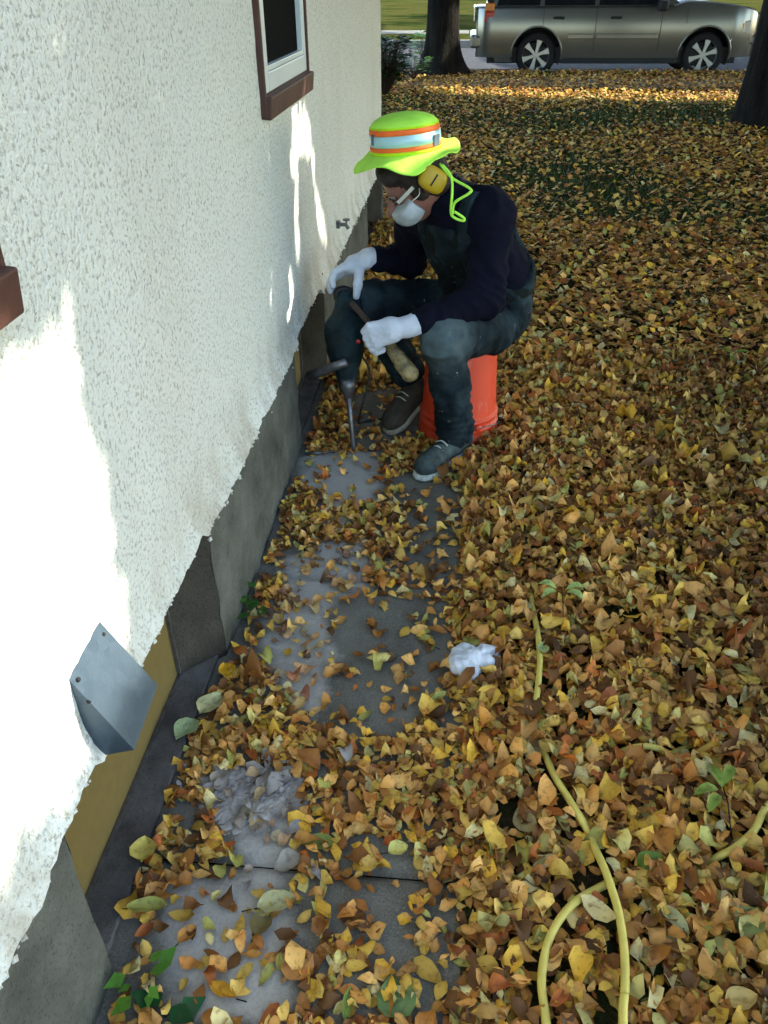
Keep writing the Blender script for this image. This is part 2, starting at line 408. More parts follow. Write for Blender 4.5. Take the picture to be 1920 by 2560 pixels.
# ------------------------------------------------------------------ the ground
def grid_sheet(name, x0, x1, y0, y1, z, mat, nx, ny, zf=None, kind='structure'):
    xs = np.linspace(x0, x1, nx); ys = np.linspace(y0, y1, ny); X, Y = np.meshgrid(xs, ys, indexing='ij')
    Zv = np.full_like(X, z) if zf is None else zf(X, Y)
    V = np.stack([X, Y, Zv], -1).reshape(-1, 3); i = np.arange(nx * ny).reshape(nx, ny)
    Q = np.stack([i[:-1, :-1], i[1:, :-1], i[1:, 1:], i[:-1, 1:]], -1).reshape(-1, 4)
    o = fast_mesh(name, V, Q, np.zeros((0, 3), int), mat, None, True); tag(o, kind=kind); return o
o = grid_sheet("lawn", -300, 300, -300, 300, -.42, M['lawn'], 3, 3)
GX0, GX1 = 0.10, 60
def lawn_z(X, Y):
    return -.012 + .012 * np.sin(X * 3.1 + Y * 1.7) * np.sin(Y * 2.3 - X) + .006 * np.sin(X * 11 + 2) * np.sin(Y * 9.)
grid_sheet("lawn", .06, 30, -12, 14.36, 0, M['lawn'], 200, 200, lawn_z)
o = grid_sheet('lawn', -30, .062, -12, -3, -.02, M['lawn'], 20, 20)
grid_sheet("lawn", -30, .062, 6.6, 14.36, 0, M['lawn'], 60, 60, lawn_z)
PX1 = .10                                            # right edge of the path
DUST = [[(650, 990), (700, 975), (800, 970), (835, 1000), (825, 1060), (790, 1100), (730, 1085), (650, 1050)],
        [(625, 1200), (790, 1180), (800, 1270), (700, 1300), (600, 1330)], [(560, 1330), (700, 1300), (720, 1400), (700, 1540), (640, 1560), (590, 1480)], [(700, 1090), (790, 1090), (790, 1190), (680, 1200)],
        [(430, 1690), (540, 1650), (650, 1690), (640, 1790), (640, 1900), (540, 1930), (500, 1800)],
        [(370, 1900), (560, 1900), (620, 1960), (620, 2212), (400, 2212), (340, 2060)]]
GD = [[tuple(G(*p)[:2]) for p in q] for q in DUST]
slabs = [(-3, -.95), (-.95, .02), (.02, .925), (.925, 1.86), (1.86, 2.8), (2.8, 3.75), (3.75, 4.7), (4.7, 5.65), (5.65, 6.6)]
mb_V = []; mb_Q = []; dustv = []
for (a, b) in slabs:
    nx, ny = 34, max(10, int((b - a) / .02)); xs = np.linspace(-.72, PX1, nx); ys = np.linspace(a + .0015, b - .0015, ny); ys[0] = a + .0015
    X, Y = np.meshgrid(xs, ys, indexing='ij'); Z0 = .0015 * np.sin(X * 7 + Y * 5)
    Z0[:, 0] = Z0[:, -1] = -.02; Z0[:, -2:] -= 0; Z0[-1, :] = -.007
    i = np.arange(nx * ny).reshape(nx, ny) + sum(len(v) for v in mb_V)
    mb_V.append(np.stack([X, Y, Z0], -1).reshape(-1, 3)); mb_Q.append(np.stack([i[:-1, :-1], i[1:, :-1], i[1:, 1:], i[:-1, 1:]], -1).reshape(-1, 4))
PV = np.concatenate(mb_V)
dust = np.zeros(len(PV))
for q in GD: dust = np.maximum(dust, in_poly(PV[:, :2], q) * 1.)
# feather the dust edge
for _ in range(3):
    dd = []; k = 0
    for v, (a, b) in zip(mb_V, slabs):
        ny = max(10, int((b - a) / .02)); g = dust[k:k + len(v)].reshape(34, ny); k += len(v)
        p = np.pad(g, 1, mode='edge'); g = (p[:-2, 1:-1] + p[2:, 1:-1] + p[1:-1, :-2] + p[1:-1, 2:] + 2 * g) / 6; dd.append(g.ravel())
    dust = np.concatenate(dd)
path = fast_mesh("path", PV, np.concatenate(mb_Q), np.zeros((0, 3), int), M['path'], None, True); tag(path, kind='structure')
a = path.data.attributes.new("Dust", 'FLOAT', 'POINT'); a.data.foreach_set('value', dust.astype(np.float32))
def slab_box(name, x0, x1, y0, y1, z0, z1, mat, bevel=.01):
    o = MB().box(((x0 + x1) / 2, (y0 + y1) / 2, (z0 + z1) / 2), (x1 - x0, y1 - y0, z1 - z0)).build(name, mat, bevel=bevel); tag(o, kind='structure'); return o
for k in range(-14, 22): slab_box("sidewalk", k * 1.5 + .01, k * 1.5 + 1.49, 14.35, 15.55, -.05, .006, M['walk'])
grid_sheet("grass_verge", -40, 60, 15.56, 16.75, -.005, M['lawn'], 80, 6)
slab_box("kerb", -60, 80, 16.75, 16.9, -.35, .0, M['kerb'], .02)
slab_box("street", -80, 100, 16.9, 24.4, -.4, -.15, M['asphalt'], 0)
slab_box("kerb", -60, 80, 24.4, 24.58, -.35, .02, M['kerb'], .02)
grid_sheet("grass_verge", -60, 80, 24.58, 27.2, .012, M['lawn'], 80, 10)
for k in range(-20, 24): slab_box("sidewalk", k * 1.5 + .01, k * 1.5 + 1.49, 27.2, 28.8, -.1, .02, M['walk'])
grid_sheet("lawn", -80, 100, 28.8, 140, .02, M['lawn'], 40, 30, lambda X, Y: .015 + (Y - 28.8) * .02)

# ------------------------------------------------------------------ the house
WX = -.575; HY1 = 6.05; FX = -.565
house = empty("house", (-4, 2.5, 0), "white pebble-dashed stucco house on a grey foundation beside the path", "house")
def wall_x(z, y):
    t = np.clip((.50 - z) / .10, 0, 1); return WX + .032 * t * t
WIN = (2.46, 3.19, 1.165); WIN2 = (-.2, .945, 1.155)   # y0, y1, z of the window openings (outer trim)
ys = np.unique(np.round(np.concatenate([np.linspace(-6, 0, 40), np.arange(0, HY1 + .001, .0165), [WIN[0], WIN[1], WIN2[0], WIN2[1], HY1]]), 4))
nz = 60; zt = np.concatenate([np.linspace(0, .2, 14), np.linspace(.2, 2.75, 90)[1:]])
nR = np.random.default_rng(3); jag = np.array([.007 * mnoise.fractal(Vector((y * 7, 3, 1)), 1, 2, 3) + .004 * mnoise.noise(Vector((y * 2.2, 0, 0))) for y in ys])
zbot = .412 + jag + .0035 * np.array([mnoise.noise(Vector((y * 37, 9, 1))) + mnoise.noise(Vector((y * 17, 4, 1))) for y in ys])
# broken-off edge above the basement openings
zbot = zbot + np.where((ys > .62) & (ys < .82), .012, 0) + np.where((ys > 1.0) & (ys < 1.46), .015, 0) + np.where((ys > 2.65) & (ys < 3.2), .02, 0)
Vw = []; nY = len(ys)
for i, y in enumerate(ys):
    for t in zt:
        z = zbot[i] + t; x = float(wall_x(z, y))
        n_ = mnoise.fractal(Vector((y * 30, z * 30, 0)), 1, 2, 3) * .0016 + mnoise.noise(Vector((y * 4, z * 4, 5))) * .0016
        n_ += mnoise.fractal(Vector((y * 55, z * 75, 7)), 1, 2, 3) * .0045 * max(0, 1 - t / .09)
        Vw.append((x + n_, y, z))
nT = len(zt); Fw = []
for i in range(nY - 1):
    for k in range(nT - 1):
        yc = (ys[i] + ys[i + 1]) / 2; zc = Vw[i * nT + k][2] + .01
        if (WIN[0] < yc < WIN[1] and zc > WIN[2]) or (WIN2[0] < yc < WIN2[1] and zc > WIN2[2]): continue
        Fw.append((i * nT + k, (i + 1) * nT + k, (i + 1) * nT + k + 1, i * nT + k + 1))
# underside lip back to the foundation, end wall, back
b0 = len(Vw)
for i, y in enumerate(ys): Vw.append((-.70, y, zbot[i] + .012))
for i in range(nY - 1): Fw.append((b0 + i, b0 + i + 1, (i + 1) * nT, i * nT))
e0 = len(Vw); e = (nY - 1) * nT
for k in range(nT): Vw.append((-9, HY1, Vw[e + k][2]))
for k in range(nT - 1): Fw.append((e + k, e0 + k, e0 + k + 1, e + k + 1))
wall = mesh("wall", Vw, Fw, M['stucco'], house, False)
MB().box((-9.05, .02, 1.6), (.1, 12.06, 3.1)).box((-4.8, -6.05, 1.6), (8.4, .1, 3.1)).build("rear_wall", M['stucco'], house)
# foundation with three splayed openings
OP = [(.69, .80, 1.41, 1.505), (2.63, 2.75, 3.2, 3.3), (5.0, 5.1, 5.8, 5.92)]
RX = -.662
prof = [(-6, FX)]
for (a, b, c, d) in OP: prof += [(a, FX), (b, RX), (c, RX), (d, FX)]
prof += [(HY1 - .02, FX), (HY1 - .02, -9)]
def strip(pts, z0, z1, step=.03, nzs=14, amp=.004):
    P = []
    for (y0, x0), (y1, x1) in zip(pts[:-1], pts[1:]):
        n = max(1, int(math.hypot(y1 - y0, x1 - x0) / step)); n = min(n, 260)
        P += [(y0 + (y1 - y0) * k / n, x0 + (x1 - x0) * k / n) for k in range(n)]
    P.append(pts[-1]); V = []; F = []
    for (y, x) in P:
        for k in range(nzs):
            z = z0 + (z1 - z0) * k / (nzs - 1); V.append((x + amp * mnoise.fractal(Vector((y * 12, z * 12, x * 5)), 1, 2, 3), y, z))
    for i in range(len(P) - 1):
        for k in range(nzs - 1): F.append((i * nzs + k, (i + 1) * nzs + k, (i + 1) * nzs + k + 1, i * nzs + k + 1))
    return V, F
segs = [(-6, .69)] + [(OP[0][3], OP[1][0]), (OP[1][3], OP[2][0]), (OP[2][3], HY1 - .02)]
fb = MB()
for (a, b) in segs:
    pts = [(a, FX), (b, FX)]
    if b > 6: pts.append((b, -9))
    fb.add(*strip(pts, -.05, .432))
fo = fb.build("foundation", M['found'], house, True)
for k, (a, b, c, d) in enumerate(OP):
    MB().add(*strip([(c, RX), (d, FX - .001)], -.05, .46, .012, 24, .006)).build("opening_reveal", M['reveal'], house, True); MB().add(*strip([(a, FX - .001), (b, RX)], -.05, .46, .012, 24, .006)).build("opening_reveal", M['reveal'], house, True)
    bd = MB().box((RX - .015, (b + c) / 2, .235), (.02, c - b + .02, .43)).build("opening_board", M['board'] if k < 2 else M['nearblack'], house)  # farthest board is near black, standing in for shade in the recess
    tag(bd, ["yellow board filling the nearest basement opening", "yellow board filling the middle basement opening", "far basement opening, its shade painted as a dark board"][k])
    MB().box((RX + .0005, (b + c) / 2, .018), (.008, c - b, .007)).box((RX + .0005, c - .004, .235), (.008, .008, .42)).build("board_edging", M['steel'], house)
MB().box((-.63, 1.10, .006), (.09, .80, .022)).build("opening_ledge", M['ledge'], house, bevel=.004)
MB().box((-.63, 2.98, .006), (.09, .55, .022)).build("opening_ledge", M['ledge'], house, bevel=.004)
# crumbs of broken render hanging along the lower edge
eb = MB(); er = random.Random(4)
for _ in range(520):
    y = er.uniform(.2, 5.9); zz = float(np.interp(y, ys, zbot)) + er.gauss(.001, .005); r_ = er.uniform(.002, .0065); c_ = Vector((float(wall_x(zz + .003, y)) - er.uniform(0, .006), y, zz)); ax_ = [Vector((er.gauss(0, 1), er.gauss(0, 1), er.gauss(0, 1))).normalized() for _k in range(6)]
    P6 = [c_ + Vector(d) * r_ * er.uniform(.6, 1.3) for d in ((1, 0, 0), (-1, 0, 0), (0, 1.3, 0), (0, -1.3, 0), (0, 0, 1), (0, 0, -1))]
    eb.add(P6, [(0, 2, 4), (2, 1, 4), (1, 3, 4), (3, 0, 4), (2, 0, 5), (1, 2, 5), (3, 1, 5), (0, 3, 5)])
eb.build("broken_edge", M['stucco'], wall)
# roof
rf = MB().add([(-.12, -6.5, 3.18), (-.12, 6.5, 3.18), (-4.8, 6.5, 5.4), (-4.8, -6.5, 5.4), (-9.5, -6.5, 3.18), (-9.5, 6.5, 3.18), (-.12, -6.5, 3.05), (-.12, 6.5, 3.05), (-9.5, -6.5, 3.05), (-9.5, 6.5, 3.05)],
    [(0, 1, 2, 3), (3, 2, 5, 4), (0, 6, 7, 1), (4, 5, 9, 8), (6, 8, 9, 7), (0, 3, 4, 8, 6), (1, 7, 9, 5, 2)]).build("roof", M['plast'], house)
# the two windows
def window(y0, y1, z0, z1, label):
    w = MB(); t = .012; X0 = WX + .013
    w.box((X0 - .045, y0 + t / 2, (z0 + z1) / 2), (.10, t, z1 - z0)).box((X0 - .045, y1 - t / 2, (z0 + z1) / 2), (.10, t, z1 - z0))
    w.box((X0 - .045, (y0 + y1) / 2, z1 - t / 2), (.098, y1 - y0 - 2 * t, t))
    win = w.build("window", M['brown'], house, bevel=.003); tag(win, label)
    s_ = MB().box((X0 - .018, (y0 + y1) / 2, z0 + .022), (.072, y1 - y0 - .004, .060), Matrix.Rotation(R(6), 3, 'Y')).build("sill", M['brown'], win, bevel=.004)
    a, b, c, d = y0 + t + .002, y1 - t - .002, z0 + .052, z1 - t - .002
    fr = MB(); fx = X0 - .003
    for (u0, u1, v0, v1) in ((a, a + .075, c, d), (b - .03, b, c, d), (a + .076, b - .031, c, c + .05), (a + .076, b - .031, d - .04, d)):
        fr.box((fx - .02, (u0 + u1) / 2, (v0 + v1) / 2), (.04, u1 - u0 - .001, v1 - v0))
    f2 = fr.build("frame", M['vinyl'], win, bevel=.003)
    g = MB(); e_ = .014; a2, b2, c2, d2 = a + .076, b - .031, c + .051, d - .041
    for (u0, u1, v0, v1) in ((a2, a2 + e_, c2, d2), (b2 - e_, b2, c2, d2), (a2 + e_, b2 - e_, c2, c2 + e_), (a2 + e_, b2 - e_, d2 - e_, d2)):
        g.box((fx - .018, (u0 + u1) / 2, (v0 + v1) / 2), (.03, u1 - u0 - .0005, v1 - v0))
    g.build("screen_frame", M['vinyl'], win, bevel=.002)
    MB().box((fx - .022, (a2 + b2) / 2, (c2 + d2) / 2), (.002, b2 - a2 - .02, d2 - c2 - .02)).build("screen", M['screen'], win)
    MB().box((fx - .06, (a2 + b2) / 2, (c2 + d2) / 2), (.006, b2 - a2 + .06, d2 - c2 + .06)).build("pane", M['glass'], win)
window(WIN[0], WIN[1], WIN[2], 2.45, "brown-trimmed window with white frame and dark screen above the worker")
window(WIN2[0], WIN2[1], WIN2[2], 2.45, "brown-trimmed window cut off at the left edge")
# dryer vent hood
hy0, hy1 = .838, .966
hb_B = at(290, 1620, hy0); hb_R = at(341, 1480, hy1)
hb = MB().add([(WX - .001, hy0, .592), (WX - .001, hy1, .598), tuple(hb_R), tuple(hb_B), (WX + .001, hy0, .408), (WX + .001, hy1, .415)],
    [(0, 3, 2, 1), (0, 4, 3), (1, 2, 5)])
hood = hb.build("vent_hood", M['galv'], house); tag(hood, "galvanised wedge-shaped vent hood screwed to the stucco")
md = hood.modifiers.new("sheet", 'SOLIDIFY'); md.thickness = .0016
MB().box((WX + .008, (hy0 + hy1) / 2, .47), (.05, .10, .10)).build("duct", M['nearblack'], hood)
hn = Vector(hb_B - np.array([WX, hy0, .592])).normalized(); hnv = Vector((0, 1, 0)).cross(hn).normalized(); hnv = hnv if hnv.z > 0 else -hnv
for (y, t_) in ((hy0 + .012, .016), (hy1 - .012, .016)):
    q_ = Vector((WX, y, .594)) + hn * t_ + hnv * .001; MB().lathe([(0, .002), (.003, .002), (.0042, 0)], q_, 10, Vector((0, 0, 1)).rotation_difference(hnv).to_matrix()).build("screw", M['nearblack'], hood)
MB().lathe([(0, .002), (.003, .002), (.0042, 0)], (WX + .022, hy0 - .001, .545), 10, Matrix.Rotation(R(90), 3, 'X')).build("screw", M['nearblack'], hood)
# hose tap on the far wall
p = at(731, 492, 3.80)
tap = MB().tube([(WX, 3.84, .53), (WX + .07, 3.84, .53), (WX + .09, 3.84, .50)], .014, 12).lathe([(0, .006), (.026, .006), (.028, 0), (.026, -.006), (0, -.006)], (WX + .075, 3.84, .565), 14).tube([(WX + .075, 3.84, .53), (WX + .075, 3.84, .565)], .008, 8)
tap.box((WX + .012, 3.84, .53), (.03, .05, .05)); tap.V = [tuple(np.array([WX, 3.80, .53]) + (np.array(v) - np.array([WX, 3.84, .53])) * .62) for v in tap.V]; tag(tap.build("tap", M['steel'], house, bevel=.002), "small grey garden tap on the far wall")

# ------------------------------------------------------------------ trees: shade comes from their crowns, sun spots from gaps cut to fit them
def wpoly(px, x=WX):
    o = []
    for (u, v) in px:
        d = ray(u, v); t = x / d[0]; q = np.array([0, 0, CAM_H]) + t * d; o.append((q[1], q[2]))
    return o
LITW = [[(1.105, 1.075), (1.065, .86), (1.035, .60), (1.02, .50), (.9, .43), (.78, .46), (.62, .50), (.40, .56), (.0, .66), (.0, 1.3), (.80, 1.18), (.9, 1.02), (1.0, 1.09)],
        wpoly([(628, 262), (660, 225), (674, 300), (686, 400), (705, 470), (707, 535), (692, 550), (680, 470), (670, 395), (654, 385), (652, 440), (659, 552), (648, 556), (638, 440)])]
LITG = [[(-.2, 13.1), (-.9, 14.1), (0.3, 14.15), (1.4, 13.85), (4.5, 13.5), (4.6, 12.5), (2.6, 12.55), (1.1, 12.75), (.5, 13.0)],
        [tuple(G(*p)[:2]) for p in [(825, 108), (905, 108), (905, 135), (825, 135)]],
        [tuple(G(*p)[:2]) for p in [(1010, 95), (1100, 125), (1190, 152), (1050, 158), (1005, 120)]],
        [tuple(G(*p)[:2]) for p in [(825, 55), (920, 58), (1050, 70), (1050, 82), (825, 70)]],
        [tuple(G(*p)[:2]) for p in [(825, 5), (930, 5), (1040, 5), (1040, 45), (825, 30)]],
        [tuple(G(*p)[:2]) for p in [(1590, 0), (1659, 0), (1659, 60), (1610, 60)]],
        [tuple(G(*p)[:2]) for p in [(840, 165), (900, 150), (920, 165), (870, 182)]]]
rr = np.random.default_rng(11)
# dapples: loose sun flecks across the verge and the far half of the lawn
FLECK = [(rr.uniform(-2, 7), rr.uniform(13.8, 16.6), rr.uniform(.03, .10)) for _ in range(34)] + [(rr.uniform(-6, 14), rr.uniform(25, 50), rr.uniform(.5, 1.6)) for _ in range(60)]
FLK = np.array(FLECK)
CARLIT = [((.2, 18.3, .7), .35), ((.6, 17.6, 1.0), .12), ((4.9, 18.2, 1.0), .5)]
LPT = [(at(965, 335, 2.82), .085), (at(900, 345, 2.6), .02), (np.array([.15, 18.4, .6]), .35), (np.array([.1, 17.8, .2]), .3), (np.array([4.9, 18.3, .8]), .4)]
def keep(P, r):  # drops leaves that would shade the chosen sun patches
    t = (P[:, 0] - WX) / SUN[0]; q = P - t[:, None] * SUN; k = np.ones(len(P), bool)
    onw = (q[:, 2] > .35) & (q[:, 1] < HY1) & (q[:, 1] > -6) & (q[:, 2] < 3)
    for pl in LITW: k &= ~(onw & in_poly(q[:, 1:3], dil(pl, r)))
    g = P - (P[:, 2] / SUN[2])[:, None] * SUN
    for (c_, rr_) in LPT:
        w_ = P - c_; t_ = w_ @ SUN; k &= ~((t_ > 0) & (np.linalg.norm(w_ - t_[:, None] * SUN, axis=1) < rr_ + r))
    for pl in LITG: k &= ~(~onw & in_poly(g[:, :2], dil(pl, r)))
    d2 = ((g[:, None, :2] - FLK[None, :, :2]) ** 2).sum(-1); k &= ~((d2 < (FLK[:, 2] + r * .3) ** 2).any(1) & ~onw)
    return k
def crown(c, rad, n, size, rg, clumps=26):
    cc = rg.normal(size=(clumps, 3)); cc /= np.linalg.norm(cc, axis=1)[:, None]; cc = cc * (rg.uniform(.2, .85, clumps)[:, None]) * np.array(rad)
    w = rg.integers(0, clumps, n); P = np.array(c) + np.where(rg.random(n)[:, None] < .45, cc[w] + rg.normal(size=(n, 3)) * np.array(rad) * .23, 0)
    u = rg.normal(size=(n, 3)); u /= np.linalg.norm(u, axis=1)[:, None]; u = u * (rg.random(n) ** .36)[:, None] * np.array(rad)
    P = np.where((P == np.array(c)).all(1)[:, None], np.array(c) + u, P)
    P = P[P[:, 2] > 2.3]; sz = size * rg.uniform(.7, 1.3, len(P)); k = keep(P, .035 + size * .18); P = P[k]; sz = sz[k]; n = len(P)
    a = rg.normal(size=(n, 3)); a /= np.linalg.norm(a, axis=1)[:, None]; b = np.cross(a, rg.normal(size=(n, 3))); b /= np.linalg.norm(b, axis=1)[:, None]
    V = np.stack([P - a * sz[:, None] * .6, P + b * sz[:, None] * .42, P + a * sz[:, None] * .6, P - b * sz[:, None] * .42], 1).reshape(-1, 3)
    i = np.arange(n)[:, None] * 4; Q = np.concatenate([i, i + 1, i + 2, i + 3], 1)
    cs = np.array([(.06, .09, .02), (.10, .11, .02), (.28, .19, .03), (.20, .10, .02), (.05, .08, .02)])[rg.integers(0, 5, n)] * rg.uniform(.7, 1.2, (n, 1))
    return V, Q, np.repeat(np.c_[cs, np.ones(n)], 4, 0)
def tree(base, r, h, c, rad, n, size, label, flare=1.55, lean=(0, 0), group=None, seed=1, kinks=True):
    rg = np.random.default_rng(seed)
    t = empty("maple_tree", (base[0], base[1], 0), label, "tree", group)
    nr, nn = 40, 36; V = []; F = []; hh = h
    for i in range(nr):
        z = -.15 + (hh + .15) * (i / (nr - 1)) ** 1.35; fl = 1 + (flare - 1) * math.exp(-max(z, 0) / .26); rr_ = r * (1 - .25 * z / hh)
        for k in range(nn):
            an = 2 * math.pi * k / nn; lob = 1 + (fl - 1) * (1 + .45 * math.sin(an * 5 + seed) + .2 * math.sin(an * 3 + 2)) + .045 * mnoise.fractal(Vector((math.cos(an) * 3, math.sin(an) * 3, z * .9 + seed)), 1, 2, 3)
            V.append((base[0] + lean[0] * z + rr_ * lob * math.cos(an), base[1] + lean[1] * z + rr_ * lob * math.sin(an), z))
    for i in range(nr - 1):
        for k in range(nn): F.append((i * nn + k, i * nn + (k + 1) % nn, (i + 1) * nn + (k + 1) % nn, (i + 1) * nn + k))
    mb = MB().add(V, F); top = Vector((base[0] + lean[0] * hh, base[1] + lean[1] * hh, hh))
    trunk = mb.build("trunk", M['bark'], t, True)
    lb = MB()
    for k in range(6):
        an = k * 1.05 + rg.uniform(-.3, .3); e_ = Vector((c[0] + rad[0] * .6 * math.cos(an), c[1] + rad[1] * .6 * math.sin(an), c[2] + rg.uniform(-.1, .6) * rad[2]))
        st = top - Vector((0, 0, rg.uniform(.05, .5))); mid = st.lerp(e_, .5) + Vector((0, 0, .3))
        sp_ = spline([st, mid, e_], 5)
        if keep(np.array(sp_), .12).all() or size > .2: lb.tube(sp_, list(np.linspace(r * .5, r * .08, 11)), 8)
    lb.build("limbs", M['bark'], t, True)
    V, Q, Cc = crown(c, rad, n, size, rg); fast_mesh("crown", V, Q, np.zeros((0, 3), int), M['green'], t, False, Cc)
    return t
def off(g, z): return (g[0] + SUN[0] / SUN[2] * z, g[1] + SUN[1] / SUN[2] * z, z)
tree((-.46, 16.2), .285, 4.2, (-.5, 16.6, 6.4), (4.6, 4.6, 2.6), 9000, .26, "dark street tree with flared base left of the parked car", 1.65, (.004, 0), None, 3)
tree((3.62, 10.75), .43, 4.0, (3.4, 10.6, 5.9), (4.6, 4.6, 2.5), 10000, .26, "broad tree trunk at the right edge of the leafy lawn", 1.13, (-.005, 0), None, 5)
gA = off((.1, 2.6), 3.9); tree(gA[:2], .22, 2.9, gA, (4.9, 4.9, 1.6), 60000, .13, "unseen tree added to shade the path and the worker", 1.4, (0, 0), None, 8)  # stands out of view, added to keep sun off path and wall
OFFG = "unseen trees added for shade"
for k, (g, z, n) in enumerate([((6.5, 7.2), 6., 9000), ((.2, 10.4), 5.4, 9500), ((8.2, 13.2), 6., 8000), ((4.6, 19.5), 6.2, 8500), ((11.5, 20.), 6., 7000), ((0.4, 6.8), 5., 9500), ((-1., 31.), 11., 9000), ((5., 34.), 6.5, 8000)]):  # unseen trees added to block the sun, each set back from its wanted shadow
    q = off(g, z); tree(q[:2], .25, z - 1.6, q, (4.6, 4.4, 2.3), n, .25, "unseen tree added to cast shade", 1.4, (0, 0), OFFG, 20 + k)

tree((9.8, 16.2), .25, 4.4, off((2.2, 16.2), 5.8), (5.0, 2.6, 2.2), 12000, .22, "shade tree on the verge past the parked car's bonnet, outside the picture", 1.4, (0, 0), None, 44)  # added out of view to darken the verge

# ------------------------------------------------------------------ shrub and weeds
def plant(name, loc, n, size, spread, h, label, cat, cols, seed, group=None):
    rg = np.random.default_rng(seed); t = empty(name, loc, label, cat, group); st = MB(); V = []; Q = []; T = []; C_ = []
    for k in range(n):
        an = rg.uniform(0, 6.28); rr_ = spread * math.sqrt(rg.random()); tip = Vector((loc[0] + rr_ * math.cos(an), loc[1] + rr_ * math.sin(an), loc[2] + h * rg.uniform(.3, 1)))
        if k % 2 == 0: st.tube([(loc[0], loc[1], loc[2] - .01), Vector(loc).lerp(tip, .5) + Vector((0, 0, .01)), tip], .0016 + size * .01, 5)
        d = Vector((math.cos(an + rg.uniform(-1, 1)), math.sin(an + rg.uniform(-1, 1)), rg.uniform(-.3, .3))).normalized(); s_ = size * rg.uniform(.6, 1.2)
        w = d.cross(Vector((rg.uniform(-.4, .4), rg.uniform(-.4, .4), 1))).normalized(); up = w.cross(d); b = len(V)
        V += [tip, tip + d * s_ * .35 + w * s_ * .38, tip + d * s_ * .45 - up * .04 * s_, tip + d * s_ * .35 - w * s_ * .38, tip + d * s_]
        T += [(b, b + 2, b + 1), (b, b + 3, b + 2), (b + 2, b + 4, b + 1), (b + 3, b + 4, b + 2)]; c = np.array(cols[rg.integers(0, len(cols))]) * rg.uniform(.75, 1.25); C_ += [(*c, 1)] * 5
    st.build("stem", M['wood'], t); fast_mesh("foliage", np.array([tuple(v) for v in V]), np.zeros((0, 4), int), np.array(T), M['green'], t, False, C_)
    return t
GR = [(.03, .12, .02), (.05, .16, .03), (.08, .2, .03)]
g = G(540, 1318); plant("weed", (g[0] + .02, g[1], 0), 9, .05, .045, .06, "dark green weed at the foot of the foundation between the two yellow boards", "weed", GR, 1)
g = G(325, 2130); plant("weed", (g[0], g[1], 0), 8, .04, .04, .045, "light green sprig among leaves by the near foundation", "weed", [(.12, .28, .03), (.09, .24, .03)], 2)
g = G(350, 2195); plant("weed", (g[0], g[1], 0), 5, .06, .03, .02, "deep green leaves flat on the ground at the bottom left", "weed", [(.012, .09, .02)], 3)
g = G(838, 205); plant("shrub", (g[0] - .05, g[1], 0), 900, .10, .36, .75, "dark evergreen shrub just beyond the house corner", "shrub", [(.008, .03, .006), (.015, .05, .01), (.02, .06, .012)], 4)
g = G(893, 172); plant("shrub", (g[0], g[1], 0), 160, .10, .25, .35, "low green seedling on the lawn left of the street tree", "shrub", [(.03, .08, .01), (.05, .12, .02)], 5)
g = G(905, 146); plant("tree_sucker", (g[0] + .1, g[1] - .35, 0), 60, .13, .16, .6, "bright green sucker sprouting at the left foot of the street tree", "plant", [(.16, .36, .05), (.2, .42, .06)], 6)

